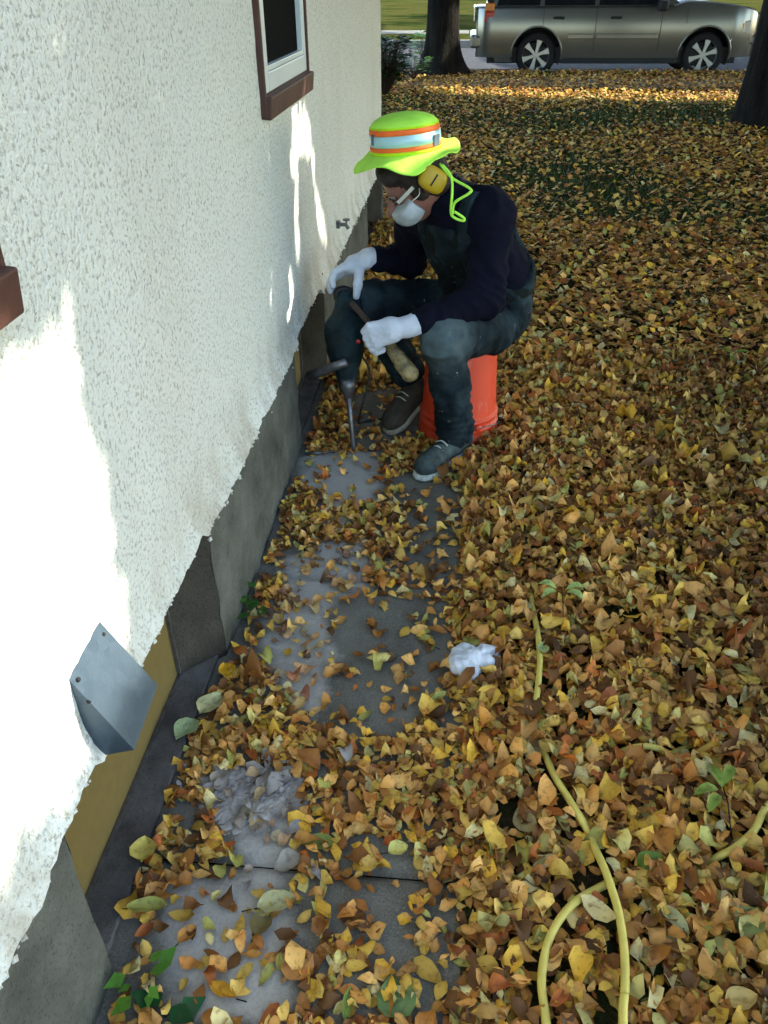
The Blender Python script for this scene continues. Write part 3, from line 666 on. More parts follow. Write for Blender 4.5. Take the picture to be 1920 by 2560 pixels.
# ------------------------------------------------------------------ the parked car (front towards +x)
CX0, CX1, CY0, CY1 = .13, 5.15, 17.15, 19.0
def make_car():
    L = CX1 - CX0; t = empty("parked_car", (2.6, 18.1, 0), "silver-green four-door suv parked along the near kerb", "car")
    wc = [1.245, 4.262]; wr = .365; ar = .45; wz = .36
    def side_y(z):   # tumblehome profile
        return .0 + (.05 * ((z - .72) / .4) ** 2 if z > .72 else .07 * ((.72 - z) / .5) ** 2)
    def zlow(x): return .25 if x > CX0 + .35 and x < CX1 - .45 else .33
    def ztop(x):
        if x > 3.55: return 1.12 + .085 * min(1, (x - 3.55) / .3) - .15 * (max(0, x - 3.85) / 1.3) ** 1.9 - (.07 * max(0, (x - 5.0) / .15) ** 2)
        return 1.12
    xs = np.concatenate([np.linspace(CX0, CX1, 150)]); nzs = 26; V = []; idx = {}
    def ends(x):   # plan rounding of the corners
        e_ = 0
        if x < CX0 + .25: e_ = .12 * ((CX0 + .25 - x) / .25) ** 2.2
        if x > CX1 - .5: e_ = .22 * ((x - CX1 + .5) / .5) ** 2.2
        return e_
    for s_, yb in ((1, CY0), (-1, CY1)):
        for i, x in enumerate(xs):
            for k in range(nzs):
                z = zlow(x) + (ztop(x) - zlow(x)) * k / (nzs - 1); xx = x
                for cx in wc:
                    d = math.hypot(x - cx, z - wz)
                    if d < ar + .02:
                        f_ = (ar) / max(d, 1e-3)
                        if d > ar - .035: xx = cx + (x - cx) * f_; z = wz + (z - wz) * f_
                V.append((xx, yb + s_ * (side_y(z) + ends(x)), z))
    nX = len(xs); F = []
    for sidx in range(2):
        b = sidx * nX * nzs
        for i in range(nX - 1):
            for k in range(nzs - 1):
                q = (b + i * nzs + k, b + (i + 1) * nzs + k, b + (i + 1) * nzs + k + 1, b + i * nzs + k + 1)
                cxm = sum(V[a][0] for a in q) / 4; czm = sum(V[a][2] for a in q) / 4
                if any(math.hypot(cxm - cx, czm - wz) < ar - .004 for cx in wc): continue
                F.append(q if sidx == 0 else q[::-1])
    nb = nX * nzs
    for i in range(nX - 1):      # top deck and hood, crowned
        F.append((i * nzs + nzs - 1, (i + 1) * nzs + nzs - 1, nb + (i + 1) * nzs + nzs - 1, nb + i * nzs + nzs - 1))
    for k in range(nzs - 1): F.append((k + 1, k, nb + k, nb + k + 1)); e_ = (nX - 1) * nzs; F.append((e_ + k, e_ + k + 1, nb + e_ + k + 1, nb + e_ + k))
    body = mesh("body", V, F, M['paint'], t, True)
    # greenhouse
    gp = [(.30, 1.12), (.42, 1.50), (.62, 1.80), (1.3, 1.84), (2.6, 1.82), (2.95, 1.76), (3.75, 1.13)]
    gb = MB(); V = []
    for (x, z) in gp:
        ins = .10 + .17 * (z - 1.12) / .7; V += [(x, CY0 + ins, z), (x, CY1 - ins, z)]
    n = len(gp); gb.add(V, [(2 * i, 2 * i + 1, 2 * i + 3, 2 * i + 2) for i in range(n - 1)] + [tuple(2 * i for i in range(n))[::-1], tuple(2 * i + 1 for i in range(n))])
    gb.build("cabin", M['paint'], t, bevel=.03)
    for (x0, x1, xt0, xt1) in ((.48, 1.25, .62, 1.25), (1.33, 2.22, 1.33, 2.22), (2.30, 3.5, 2.30, 2.93)):
        for s_, yb in ((1, CY0), (-1, CY1)):
            z0, z1 = 1.145, 1.68; y0 = yb + s_ * .088; y1 = yb + s_ * .225; w = MB(); 
            w.add([(x0, y0, z0), (x1, y0, z0), (xt1, y1, z1), (xt0, y1, z1), (x0, y0 + s_ * .02, z0), (x1, y0 + s_ * .02, z0), (xt1, y1 + s_ * .02, z1), (xt0, y1 + s_ * .02, z1)], [(0, 1, 2, 3), (7, 6, 5, 4), (0, 4, 5, 1), (1, 5, 6, 2), (2, 6, 7, 3), (3, 7, 4, 0)])
            w.build("window", M['glass'], t)
    MB().box((1.95, CY0 + .052, 1.125), (3.3, .02, .022)).build("window_trim", M['plast'], t)
    for cx in wc:
        for s_, yb in ((1, CY0), (-1, CY1)):
            # dark well and arch lip
            w = MB(); A = [R(a) for a in range(-20, 201, 8)]
            pts = [(cx + (ar - .005) * math.cos(a), wz + (ar - .005) * math.sin(a)) for a in A]
            V = [(x, yb + s_ * .05, z) for x, z in pts] + [(x, yb + s_ * .5, z) for x, z in pts]; n = len(pts)
            w.add(V, [(i, i + 1, n + i + 1, n + i) for i in range(n - 1)] + [tuple(range(n, 2 * n))]).build("wheel_arch", M['plast'], t)
            l = MB().tube([(cx + (ar + .012) * math.cos(a), yb + s_ * (.012 + side_y(wz + ar * math.sin(a))), wz + (ar + .012) * math.sin(a)) for a in A[1:-1]], .022, 6); l.build("arch_lip", M['paint'], t, True)
            wh = MB().lathe([(.25, -.11), (.30, -.12), (wr - .03, -.115), (wr, -.07), (wr, .07), (wr - .03, .115), (.30, .12), (.25, .11)], (cx, yb + s_ * .17, wz), 40, Matrix.Rotation(R(90), 3, 'X')).build("wheel", M['tyre'], t, True)
            rim = MB(); MX = Matrix.Rotation(R(90), 3, 'X')
            rim.lathe([(.268, .113), (.252, .108), (.240, .07), (.236, -.02)], (cx, yb + s_ * .17, wz), 36, MX if s_ > 0 else Matrix.Rotation(R(-90), 3, 'X'))
            rim.lathe([(0, .085), (.045, .085), (.06, .07), (.06, .03)], (cx, yb + s_ * .17, wz), 16, MX if s_ > 0 else Matrix.Rotation(R(-90), 3, 'X'))
            for k in range(6):
                an = k * math.pi / 3 + .3; c_ = math.cos(an); s2 = math.sin(an); Ms = Matrix.Rotation(-an, 3, 'Y'); y_ = yb + s_ * .095
                V = []
                for (rr_, hw) in ((.045, .026), (.14, .030), (.245, .055)):
                    for sg in (-1, 1):
                        for dy in (-.012, .02): V.append((cx + rr_ * c_ - sg * hw * s2, y_ + s_ * dy, wz + rr_ * s2 + sg * hw * c_))
                rim.add(V, [(0, 2, 6, 4), (4, 6, 10, 8), (1, 5, 7, 3), (5, 9, 11, 7), (0, 4, 5, 1), (4, 8, 9, 5), (2, 3, 7, 6), (6, 7, 11, 10)])
            rim.build("rim", M['alloy'], wh, False, .004)
            MB().lathe([(0, 0), (.21, 0), (.21, .02)], (cx, yb + s_ * .155, wz), 24, Matrix.Rotation(R(-90 * s_), 3, 'X')).build("brake_disc", M['plast'], wh)
    def seam(x, z0, z1):
        return [(x, CY0 + side_y(z0 + (z1 - z0) * k / 8) - .001, z0 + (z1 - z0) * k / 8) for k in range(9)]
    for x, z0, z1 in ((1.33, .84, 1.11), (2.27, .42, 1.11), (3.42, .42, 1.11), (3.86, .86, 1.1)): MB().tube(seam(x, z0, z1), .006, 5).build("door_seam", M['plast'], t)
    MB().tube([(CX0 + .1, CY0 + .05, .80), (.8, CY0 + .004, .80)], .005, 5).build("bumper_seam", M['plast'], t)
    for (x0, x1) in ((1.78, 2.24), (2.30, 3.39)): MB().box(((x0 + x1) / 2, CY0 - .002, .665), (x1 - x0, .03, .085)).build("door_moulding", M['paint'], t, False, .012)
    MB().box((2.75, CY0 + .06, .275), (2.05, .05, .09)).build("rocker_panel", M['plast'], t, False, .01)
    for x in (1.60, 2.62): MB().box((x, CY0 + .006, .955), (.20, .034, .045)).build("door_handle", M['plast'], t, False, .014)
    mi = MB().box((3.38, CY0 - .10, 1.14), (.17, .22, .17)).build("mirror", M['plast'], t, False, .04); MB().box((3.42, CY0 + .02, 1.09), (.09, .12, .06)).build("mirror_arm", M['plast'], mi)
    tl = MB().box((.355, CY0 + .055, .96), (.18, .07, .19)).build("taillight", M['tail'], t, False, .02)
    MB().box((.355, CY0 + .053, 1.12), (.175, .07, .13)).build("indicator", M['amber'], t, False, .02)
    MB().box((.36, CY0 + .06, 1.26), (.12, .07, .14)).build("taillight", M['plast'], t, False, .02)
    MB().box((4.93, CY0 + .12, .80), (.16, .12, .21), Matrix.Rotation(R(18), 3, 'Z')).build("headlight", M['headl'], t, False, .03)
    MB().box((4.845, CY0 + .058, .80), (.075, .05, .13), Matrix.Rotation(R(8), 3, 'Z')).build("side_marker", M['amber'], t, False, .015)
    MB().box((5.10, 18.07, .60), (.16, 1.5, .17)).box((4.98, CY0 + .16, .60), (.30, .10, .15), Matrix.Rotation(R(30), 3, 'Z')).build("front_bumper", M['paint'], t, False, .04)
    MB().tube([(5.17, CY0 + .36, .68), (5.19, CY0 + .37, .58), (5.14, CY0 + .33, .45)], .022, 8).build("bumper_trim", M['chrome'], t, True)
    MB().box((.10, 18.07, .58), (.16, 1.66, .22)).box((.20, CY0 + .10, .58), (.22, .08, .2)).build("rear_bumper", M['paint'], t, False, .04)
    MB().box((.09, 18.07, 1.0), (.05, 1.2, .25)).build("tailgate_trim", M['chrome'], t, False, .02)
    MB().box((5.13, 18.07, .86), (.05, 1.0, .18)).build("grille", M['plast'], t, False, .02)
    MB().box((2.6, 18.07, .36), (4.5, 1.6, .26)).build("underbody", M['plast'], t)
    return t
_car = make_car(); _car.location.z -= .15

# ------------------------------------------------------------------ bucket
BX, BY = .025, 2.825
bk = empty("bucket", (BX, BY, 0), "bright red upturned plastic bucket the worker sits on", "bucket")
MB().lathe([(.0, .368), (.118, .368), (.128, .364), (.1305, .355), (.142, .105), (.1435, .1), (.1505, .098), (.1505, .090), (.1445, .088), (.1455, .066), (.153, .064), (.153, .056), (.146, .054), (.147, .03), (.154, .028), (.1555, .018), (.1555, .004), (.150, .001), (.145, .004), (.12, .35), (0, .352)], (BX, BY, 0), 64).build("shell", M['red'], bk, True)
for s_ in (-1, 1):
    an = R(-60) if s_ < 0 else R(120)
    MB().lathe([(0, .006), (.012, .006), (.014, 0)], (BX + .152 * math.cos(an), BY + .152 * math.sin(an), .075), 14, Matrix.Rotation(an, 3, 'Z') @ Matrix.Rotation(R(90), 3, 'Y')).build("handle_boss", M['red'], bk, True)
MB().tube([(BX + .158 * math.cos(R(a)), BY + .158 * math.sin(R(a)), .078 - .05 * math.sin(R(a + 60)) ** 2) for a in range(-60, 121, 12)], .0022, 6).build("wire_handle", M['steel'], bk, True)

# ------------------------------------------------------------------ the worker
fwd = np.array([-.86, -.5, 0]); fwd /= np.linalg.norm(fwd); lft = np.array([-fwd[1], fwd[0], 0]) * 1.0; lft = np.array([.5, -.86, 0]); UPZ = np.array([0, 0, 1.])
fwd = np.array([-.68, -.73, 0]); fwd /= np.linalg.norm(fwd); lft = np.array([-fwd[1] * 1.0, fwd[0], 0]); lft = np.array([.73, -.68, 0]); lft /= np.linalg.norm(lft)
J = dict(hipN=(.125, 2.775, .455), hipF=(.03, 2.955, .455), kneeN=(-.035, 2.51, .500), ankN=(.015, 2.60, .105), kneeF=(-.325, 2.895, .475), ankF=(-.165, 2.915, .165),
         pel=(.10, 2.88, .47), waist=(.105, 2.865, .60), chest=(.03, 2.83, .735), neckb=(-.035, 2.795, .865), shN=(.100, 2.685, .845), shF=(-.160, 2.925, .800),
         elbN=(.090, 2.60, .610), wrN=(-.150, 2.475, .552), elbF=(-.185, 3.00, .605), wrF=(-.318, 2.865, .655))
J = {k: np.array(v, float) for k, v in J.items()}
HC = at(895, 388, 2.70)
py = R(40); hf = np.array([-.96, -.28, 0]); hf /= np.linalg.norm(hf); hl = np.array([-hf[1] * -1, hf[0], 0]); hl = np.array([.28, -.96, 0])
HF = hf * math.cos(py) - UPZ * math.sin(py); HU = hf * math.sin(py) + UPZ * math.cos(py); HL = hl / np.linalg.norm(hl)
HM = np.stack([HF, HL, HU], 1)
def H(f, l, u): return HC + HF * f + HL * l + HU * u
person = empty("person", (.03, 2.85, 0), "crouching worker in lime hat, ear muffs and dust mask seated on a red bucket", "person")
def hand_N(s, dr):
    w = J['wrN']; kn = [at(798 + i * 5, 705 + i * 13, 2.455 - i * .004) for i in range(4)]
    s.cone(w, (w + kn[1]) / 2, .027 + dr, .036 + dr, .02)
    for i in range(4): s.cone((w + kn[1]) / 2 + (kn[i] - kn[1]) * .4, kn[i], .026 + dr, .0125 + dr, .012)
    for i, k_ in enumerate(kn):
        a = k_ + np.array([-.016, .004, -.020]); b = a + np.array([.010, .030, -.022]); c = b + np.array([.022, .014, .004]); ln = [1, 1.1, 1.05, .85][i]
        a = k_ + (a - k_) * ln
        s.chain([k_, a, b, c], [.0115 + dr, .0105 + dr, .0095 + dr, .009 + dr], .004)
    t0 = w + (kn[0] - w) * .45 + UPZ * .012; s.chain([t0, at(812, 706, 2.50), at(800, 722, 2.53)], [.015 + dr, .0125 + dr, .010 + dr], .01)
def hand_F(s, dr):
    w = J['wrF']; kb = [at(741 - i * 2, 578 + i * 5, 2.80 + i * .021) for i in range(4)]
    mid = at(766, 572, 2.85)
    s.cone(w, mid, .027 + dr, .034 + dr, .02)
    for i in range(4): s.cone(mid + (kb[i] - kb[1]) * .35, kb[i], .024 + dr, .0125 + dr, .012)
    for i, k_ in enumerate(kb):
        ln = [.95, 1.1, 1.05, .85][i]
        a = k_ + np.array([-.030, -.006, -.016]) * ln; b = a + np.array([-.012, -.006, -.028]) * ln; c = b + np.array([.004, .0, -.020]) * ln
        s.chain([k_, a, b, c], [.0115 + dr, .0105 + dr, .0095 + dr, .0085 + dr], .004)
    s.chain([at(776, 585, 2.82), at(773, 615, 2.79), at(770, 640, 2.775)], [.017 + dr, .013 + dr, .0105 + dr], .012)
def head_sdf(s):
    s.ell(H(-.012, 0, .035), (.098, .077, .085), HM, .02)       # skull
    s.ell(H(.02, 0, -.035), (.072, .058, .075), HM, .03)         # face
    s.ell(H(.052, 0, -.09), (.028, .03, .022), HM, .03)          # chin
    for sg in (-1, 1):
        s.ell(H(.060, .033 * sg, -.022), (.022, .024, .02), HM, .02)   # cheek
        s.ell(H(-.012, .078 * sg, -.012), (.017, .010, .030), HM, .006)  # ear
        s.ell(H(.077, .028 * sg, .012), (.010, .016, .008), HM, .006)   # eyelids
    s.cone(H(.085, 0, .012), H(.120, 0, -.028), .010, .0165, .014)   # nose
    s.ell(H(.098, .010, -.036), (.012, .009, .008), HM, .008); s.ell(H(.098, -.010, -.036), (.012, .009, .008), HM, .008)
    s.ell(H(.076, 0, .030), (.014, .045, .010), HM, .015)          # brow
    s.ell(H(.082, 0, -.062), (.012, .024, .005), HM, .006); s.ell(H(.080, 0, -.073), (.011, .020, .006), HM, .006)  # lips
s = SDF((-.55, 2.30, -.02), (.35, 3.15, 1.14), .0048)
def limbs(s, dr, k=.025):
    s.cone(J['hipN'], J['kneeN'], .075 + dr, .050 + dr, k); s.cone(J['kneeN'], J['ankN'], .048 + dr, .034 + dr, k)
    s.cone(J['hipF'], J['kneeF'], .075 + dr, .050 + dr, k); s.cone(J['kneeF'], J['ankF'], .048 + dr, .034 + dr, k)
limbs(s, 0)
TM = np.stack([fwd, lft / np.linalg.norm(lft), UPZ], 1)
def torso(s, dr, k=.05):
    s.ell(J['pel'], (.115 + dr, .150 + dr, .10 + dr), TM, k); s.ell(J['waist'], (.110 + dr, .145 + dr, .12 + dr), TM, k)
    tl = R(32); tf = fwd * math.cos(tl) - UPZ * math.sin(tl); tu = fwd * math.sin(tl) + UPZ * math.cos(tl); T2 = np.stack([tf, TM[:, 1], tu], 1)
    s.ell(J['chest'], (.110 + dr, .150 + dr, .165 + dr), T2, k)
    s.cone(J['shN'] * .85 + J['neckb'] * .15, J['shF'] * .85 + J['neckb'] * .15, .062 + dr, .062 + dr, k)
torso(s, 0)
s.cone(J['neckb'], H(-.03, 0, -.06), .060, .055, .03); head_sdf(s)
for a, b, c in (('shN', 'elbN', 'wrN'), ('shF', 'elbF', 'wrF')):
    s.cone(J[a], J[b], .050, .040, .03); s.cone(J[b], J[c], .040, .026, .02)
hand_N(s, -.003); hand_F(s, -.003)
fN = (at(905, 1020, 2.43), at(1000, 962, 2.66)); 
def foot(s, heel, toe, ank, dr=0):
    heel = np.array(heel); toe = np.array(toe)
    toe = heel + (toe - heel) * .8; s.chain([heel, heel * .45 + toe * .55, toe], [.024 + dr, .026 + dr, .018 + dr], .01); s.cone(ank, heel * .6 + toe * .4, .030 + dr, .026 + dr, .01)
heelN = np.array((.045, 2.655, .045)); toeN = np.array((-.105, 2.425, .040)); heelF = np.array((-.135, 2.90, .125)); toeF = np.array((-.240, 2.76, .045))
foot(s, heelN, toeN, J['ankN']); foot(s, heelF, toeF, J['ankF'])
body = s.mesh("body", M['skin'], person, 1)
# sweatshirt
def folds(base, spots):
    # cloth gathers: parallel ridges across a limb near a joint (centre, axis, reach, spacing, depth)
    def f(V):
        o = base(V)
        for c_, ax, rch, k, dp_ in spots:
            c_ = np.array(c_, float); ax = np.array(ax, float); ax /= np.linalg.norm(ax); d = np.linalg.norm(V - c_, axis=1); w = np.clip(1 - d / rch, 0, 1) ** .7
            ph = np.array([3.2 * mnoise.noise(Vector(v * 9)) for v in V]); s_ = np.sin((V - c_) @ ax * k + ph); o = o + dp_ * w * (1 - 2 * np.abs(s_) ** .7) * .6
        return o
    return f
def wrk(amp, sc, st=(1, 1, 1), seed=0):
    def f(V):
        out = np.empty(len(V))
        for i, v in enumerate(V):
            q = Vector((v[0] * st[0] * sc + seed, v[1] * st[1] * sc, v[2] * st[2] * sc))
            w = q + mnoise.noise_vector(q * .6) * .9
            n_ = mnoise.noise(w); out[i] = amp * (1 - 2 * abs(n_)) * .6 + amp * .4 * mnoise.noise(w * 2.3)
        return out
    return f
ss = SDF((-.42, 2.38, .40), (.38, 3.16, .96), .0055)
torso(ss, .022, .05)
for a, b, c, ra, rb, rc in (('shN', 'elbN', 'wrN', .070, .062, .036), ('shF', 'elbF', 'wrF', .068, .058, .036)):
    e_ = J[c] + (J[b] - J[c]) * .14
    ss.cone(J[a], J[b], ra, rb, .03); ss.cone(J[b], e_, rb, rc, .02)
    ss.cone(e_, e_ + (J[b] - J[c]) * .12, .039, .040, .008)
ss.cone(J['neckb'] - UPZ * .02, H(-.045, 0, -.085), .078, .068, .03)
Xs = ss.X(); cut = J['pel'][2] + .035 - Xs[..., 2]; armd = np.linalg.norm(Xs - J['elbN'], axis=-1) - .16
ss.f = np.where(armd < 0, ss.f, np.maximum(ss.f, cut)); cn = (Xs - H(-.045, 0, -.085)) @ HU; ss.f = np.maximum(ss.f, np.where(np.linalg.norm(Xs - H(-.04, 0, -.06), axis=-1) < .12, cn, -1))
ss.mesh("sweatshirt", M['shirt'], person, 2, folds(wrk(.012, 12, (1, 1, .7), 3), [(J['elbN'], J['shN'] - J['wrN'], .14, 85, .009), (J['elbF'], J['shF'] - J['wrF'], .12, 85, .008), (J['wrN'] + (J['elbN'] - J['wrN']) * .35, J['elbN'] - J['wrN'], .08, 120, .005), (J['shN'] + np.array((0, 0, -.08)), (.5, -.2, .7), .16, 60, .007)]))
del Xs
# overalls: trousers, lower torso and bib
so = SDF((-.50, 2.36, .03), (.38, 3.16, .93), .0055)
def jean(s, hip, knee, ank, cuff):
    s.cone(hip, knee, .102, .074, .03); s.cone(knee, knee + (ank - knee) * .45, .072, .060, .03); s.cone(knee + (ank - knee) * .45, ank + (ank - knee) * cuff, .060, .064, .03)
jean(so, J['hipN'], J['kneeN'], J['ankN'], -.02); jean(so, J['hipF'], J['kneeF'], J['ankF'], -.12); so.cone(J['kneeF'], J['kneeF'] + np.array([0, -.01, -.06]), .076, .074, .02)
torso(so, .012, .04)
X = so.X(); sh = SDF((-.50, 2.36, .03), (.38, 3.16, .93), .0055); torso(sh, .030, .05); tor = sh.f
rel = X - J['waist']; front = rel @ fwd; lat = rel @ (lft / np.linalg.norm(lft)); zz = X[..., 2]
bibreg = np.maximum(np.maximum(zz - .805, np.abs(lat) - .115), .02 - front)
low = zz - (.60 + .10 * np.clip(-front / .1, 0, 1)) 
reg = np.minimum(low, bibreg); strapr = np.maximum(np.abs(np.abs(lat + .01) - .088) - .021, .60 - zz)
sh_f = np.maximum(tor, reg)
legs_f = np.where(zz < .56, so.f, .05)
so.f = np.minimum(sh_f, np.maximum(so.f, zz - .60)).astype(np.float32)
# hem of the trouser legs
so.mesh("overalls", M['denim'], person, 2, folds(wrk(.014, 12, (1, 1, .9), 9), [(J['ankN'] + UPZ * .05, (0, .2, 1), .16, 95, .009), (J['kneeN'] + np.array((.05, .08, -.03)), (.4, .5, .5), .12, 75, .010), (J['hipN'] + np.array((0, -.02, .03)), (.6, .4, .6), .15, 70, .009), (J['kneeF'] + np.array((0, -.04, -.03)), (0, .2, 1), .13, 75, .008), (J['ankF'] + UPZ * .04, (0, .2, 1), .12, 90, .007)]))
sb = SDF((-.50, 2.36, .03), (.38, 3.16, .93), .0055); sb.f = np.maximum(tor - .004, np.maximum(np.maximum(np.minimum(bibreg, np.maximum(low, .56 - zz)), -(tor + .012)), -.2)).astype(np.float32)
bib = sb.mesh("bib", M['bib'], person, 2, wrk(.004, 18, (1, 1, 1), 5))
sb.f = np.maximum(tor - .006, np.maximum(strapr, -(tor + .01))).astype(np.float32); sb.mesh("shoulder_straps", M['denim'], person, 1)
# bib pocket, buckles
del X, rel, front, lat, zz, bibreg, low, reg, strapr, sh_f, legs_f, tor
# gloves
for nm, fn, wr_, el in (("glove", hand_N, J['wrN'], J['elbN']), ("glove", hand_F, J['wrF'], J['elbF'])):
    sg_ = SDF(wr_ - np.array((.17, .13, .15)), wr_ + np.array((.08, .13, .1)), .003)
    fn(sg_, .0015); d = (el - wr_) / np.linalg.norm(el - wr_); sg_.cone(wr_ - d * .005, wr_ + d * .022, .034, .037, .012)
    sg_.mesh(nm, M['glove'], person, 1, wrk(.0016, 60))
# shoes
for nm, hl_, te, an_, mt, ms in (("shoe", heelN, toeN, J['ankN'], M['shoe'], M['sole']), ("shoe", heelF, toeF, J['ankF'], M['boot'], M['soletan'])):
    d = te - hl_; dn = d / np.linalg.norm(d); sd_ = np.cross(dn, UPZ); sd_ /= np.linalg.norm(sd_); upn = np.cross(sd_, dn); SM = np.stack([dn, sd_, upn], 1); mid = (hl_ + te) / 2
    q = SDF(np.minimum(hl_, te) - .1, np.maximum(hl_, te) + .13, .004); L_ = np.linalg.norm(d) / 2
    q.ell(mid + dn * L_ * .62 + upn * .004, (.062, .046, .036), SM, .02); q.ell(mid - dn * L_ * .55 + upn * .012, (.070, .040, .050), SM, .03); q.ell(mid + upn * .012, (.10, .040, .040), SM, .03)
    q.cone(hl_ + upn * .01, an_ + (an_ - hl_) * .1, .040, .043, .02)
    Xq = q.X(); q.f = np.maximum(q.f, -((Xq - mid) @ upn) - .022); sh_ = q.mesh(nm, mt, person, 2)
    q2 = SDF(np.minimum(hl_, te) - .1, np.maximum(hl_, te) + .1, .004); q2.ell(mid + dn * L_ * .60 - upn * .03, (.070, .051, .03), SM, .02); q2.ell(mid - dn * L_ * .58 - upn * .03, (.070, .044, .03), SM, .03); q2.ell(mid - upn * .03, (.10, .040, .03), SM, .03)
    X2 = q2.X(); hgt = (X2 - mid) @ upn; q2.f = np.maximum(q2.f, np.maximum(hgt + .014, -hgt - .034)); q2.mesh("sole", ms, sh_, 1)
    # laces and side stripes
    lc = MB()
    for k in range(4):
        p = mid + dn * (L_ * (.42 - .2 * k)) + upn * (.038 + .009 * k); lc.tube(spline([p + sd_ * .026 - upn * .008, p + upn * .004, p - sd_ * .026 - upn * .008], 4), .0025, 6)
    lc.build("laces", M['sole'], sh_, True)
# hat
UH = np.array([-.09, .03, 1.]); UH /= np.linalg.norm(UH); HX = np.cross(UH, np.array([0, -1, 0.])); HX /= np.linalg.norm(HX); HY = np.cross(UH, HX)
hat0 = at(876, 323, 2.72)
def hp(a, r, z):   # a=0 -> +x (right in the picture), a=90 -> away from the viewer
    return hat0 + (HX * math.cos(a) * -1 if False else np.array([math.cos(a), math.sin(a), 0]) * r) + UH * z + np.array([.0, -.10, 0]) * 0
def ring_mesh(name, prof, mat, parent, n=96, fold=.0, closed_top=False):
    V = []; F = []
    for j, (r, z) in enumerate(prof):
        for k in range(n):
            a = 2 * math.pi * k / n; w = 1 + fold * (math.sin(3 * a + 1) * .5 + math.sin(5 * a) * .3)
            tx = np.array([math.cos(a), math.sin(a), 0.]); tx = tx - UH * tx.dot(UH)
            V.append(hat0 + tx * r * w + UH * z)
    for j in range(len(prof) - 1):
        for k in range(n): F.append((j * n + k, j * n + (k + 1) % n, (j + 1) * n + (k + 1) % n, (j + 1) * n + k))
    if closed_top: F.append(tuple((len(prof) - 1) * n + k for k in range(n)))
    return mesh(name, V, F, mat, parent, True)
cr = [(.1105, -.006), (.1105, .010), (.110, .030), (.109, .052), (.106, .074), (.102, .081), (.094, .088), (.082, .094), (.066, .100), (.048, .104), (.026, .1065), (.006, .107)]
hat = ring_mesh("hat", cr, M['lime'], person, fold=.018, closed_top=True); tag(hat, "lime bucket hat with orange and silver bands")
# brim: wavy, drooping
V = []; F = []; n = 120; NR = 12
def brim_edge(a):
    d = math.degrees(a) % 360
    # control heights (relative) and radii around the brim
    A = [0, 25, 60, 100, 140, 165, 180, 195, 215, 240, 262, 285, 310, 335, 360]
    Zc = [-.016, .010, .014, 0, -.01, -.024, -.042, -.062, -.036, -.024, -.038, -.052, -.030, -.006, -.016]
    Rc = [.172, .172, .165, .16, .16, .165, .170, .168, .160, .160, .162, .160, .150, .160, .172]
    return np.interp(d, A, Zc), np.interp(d, A, Rc)
for j in range(NR):
    t = j / (NR - 1)
    for k in range(n):
        a = 2 * math.pi * k / n; ze, re = brim_edge(a); ze2, _ = brim_edge(a + .08); ze = (ze + ze2) / 2
        r = .1075 + (re - .1075) * t; z = -.004 + (ze + .004) * (t ** 1.25) + .005 * math.sin(6 * a + .5) * t + .0015 * math.sin(13 * a + 1) * t
        tx = np.array([math.cos(a), math.sin(a), 0.]); tx = tx - UH * tx.dot(UH); V.append(hat0 + tx * r + UH * z)
for j in range(NR - 1):
    for k in range(n): F.append((j * n + k, j * n + (k + 1) % n, (j + 1) * n + (k + 1) % n, (j + 1) * n + k))
br = mesh("brim", V, F, M['lime'], hat, True); md = br.modifiers.new("thick", 'SOLIDIFY'); md.thickness = .003; md.offset = 0
def band(name, z0, z1, mat, r0=.1105, fold=.018):
    f_ = lambda z: np.interp(z, [-.006, .03, .052, .074], [.1105, .110, .109, .107]) + (r0 - .1085)
    return ring_mesh(name, [(f_(z0) - .003, z0), (f_(z0), z0 + .0008), (f_((z0 + z1) / 2), (z0 + z1) / 2), (f_(z1), z1 - .0008), (f_(z1) - .003, z1)], mat, hat, fold=fold)
band("braid", -.003, .006, M['limedark'], .1105); band("orange_band", .0065, .0195, M['orange'], .111); band("silver_band", .0198, .052, M['silver'], .1116)
band("orange_band", .0523, .068, M['orange'], .111); band("braid", .0682, .0745, M['limedark'], .1102)
for an in (R(214), R(334)):
    tx = np.array([math.cos(an), math.sin(an), 0]); MB().box(hat0 + tx * (.1145 if an < 4 else .1125) + UH * .036, (.005, .010 if an < 4 else .034, .031), Matrix.Rotation(an, 3, 'Z')).build("tape_seam", M['tapegrey'], hat, bevel=.001)
Q3 = lambda u, v, y: at((880 + u / 4.608) / SC, (260 + v / 4.608) / SC, y)
MB().tube(spline([Q3(1010, 690, 2.63), Q3(1150, 850, 2.60), Q3(1345, 965, 2.57), Q3(1360, 1020, 2.56), Q3(1200, 1120, 2.565), Q3(1165, 1190, 2.57), Q3(1160, 1270, 2.57)], 6), .0042, 8).build("chin_cord", M['lime'], hat, True)
MB().tube(spline([Q3(1040, 700, 2.63), Q3(1140, 830, 2.60), Q3(1155, 1000, 2.585), Q3(1140, 1240, 2.58), Q3(1180, 1310, 2.575), Q3(1280, 1345, 2.57), Q3(1285, 1310, 2.57), Q3(1180, 1240, 2.57)], 6), .0042, 8).build("chin_cord", M['lime'], hat, True)
# hair
sh = SDF(HC - .16, HC + .16, .004); sh.ell(H(-.022, 0, .035), (.098, .083, .088), HM, .02); sh.ell(H(-.045, 0, -.03), (.06, .078, .07), HM, .03)
sh.ell(H(.045, .05, .070), (.04, .03, .028), HM, .015); sh.ell(H(.050, .0, .084), (.035, .06, .022), HM, .015); sh.ell(H(.010, .070, .0), (.03, .014, .05), HM, .01); sh.ell(H(.010, -.070, .0), (.03, .014, .05), HM, .01)
sh.mesh("hair", M['hair'], person, 1, wrk(.004, 60, (1, 1, .4)))
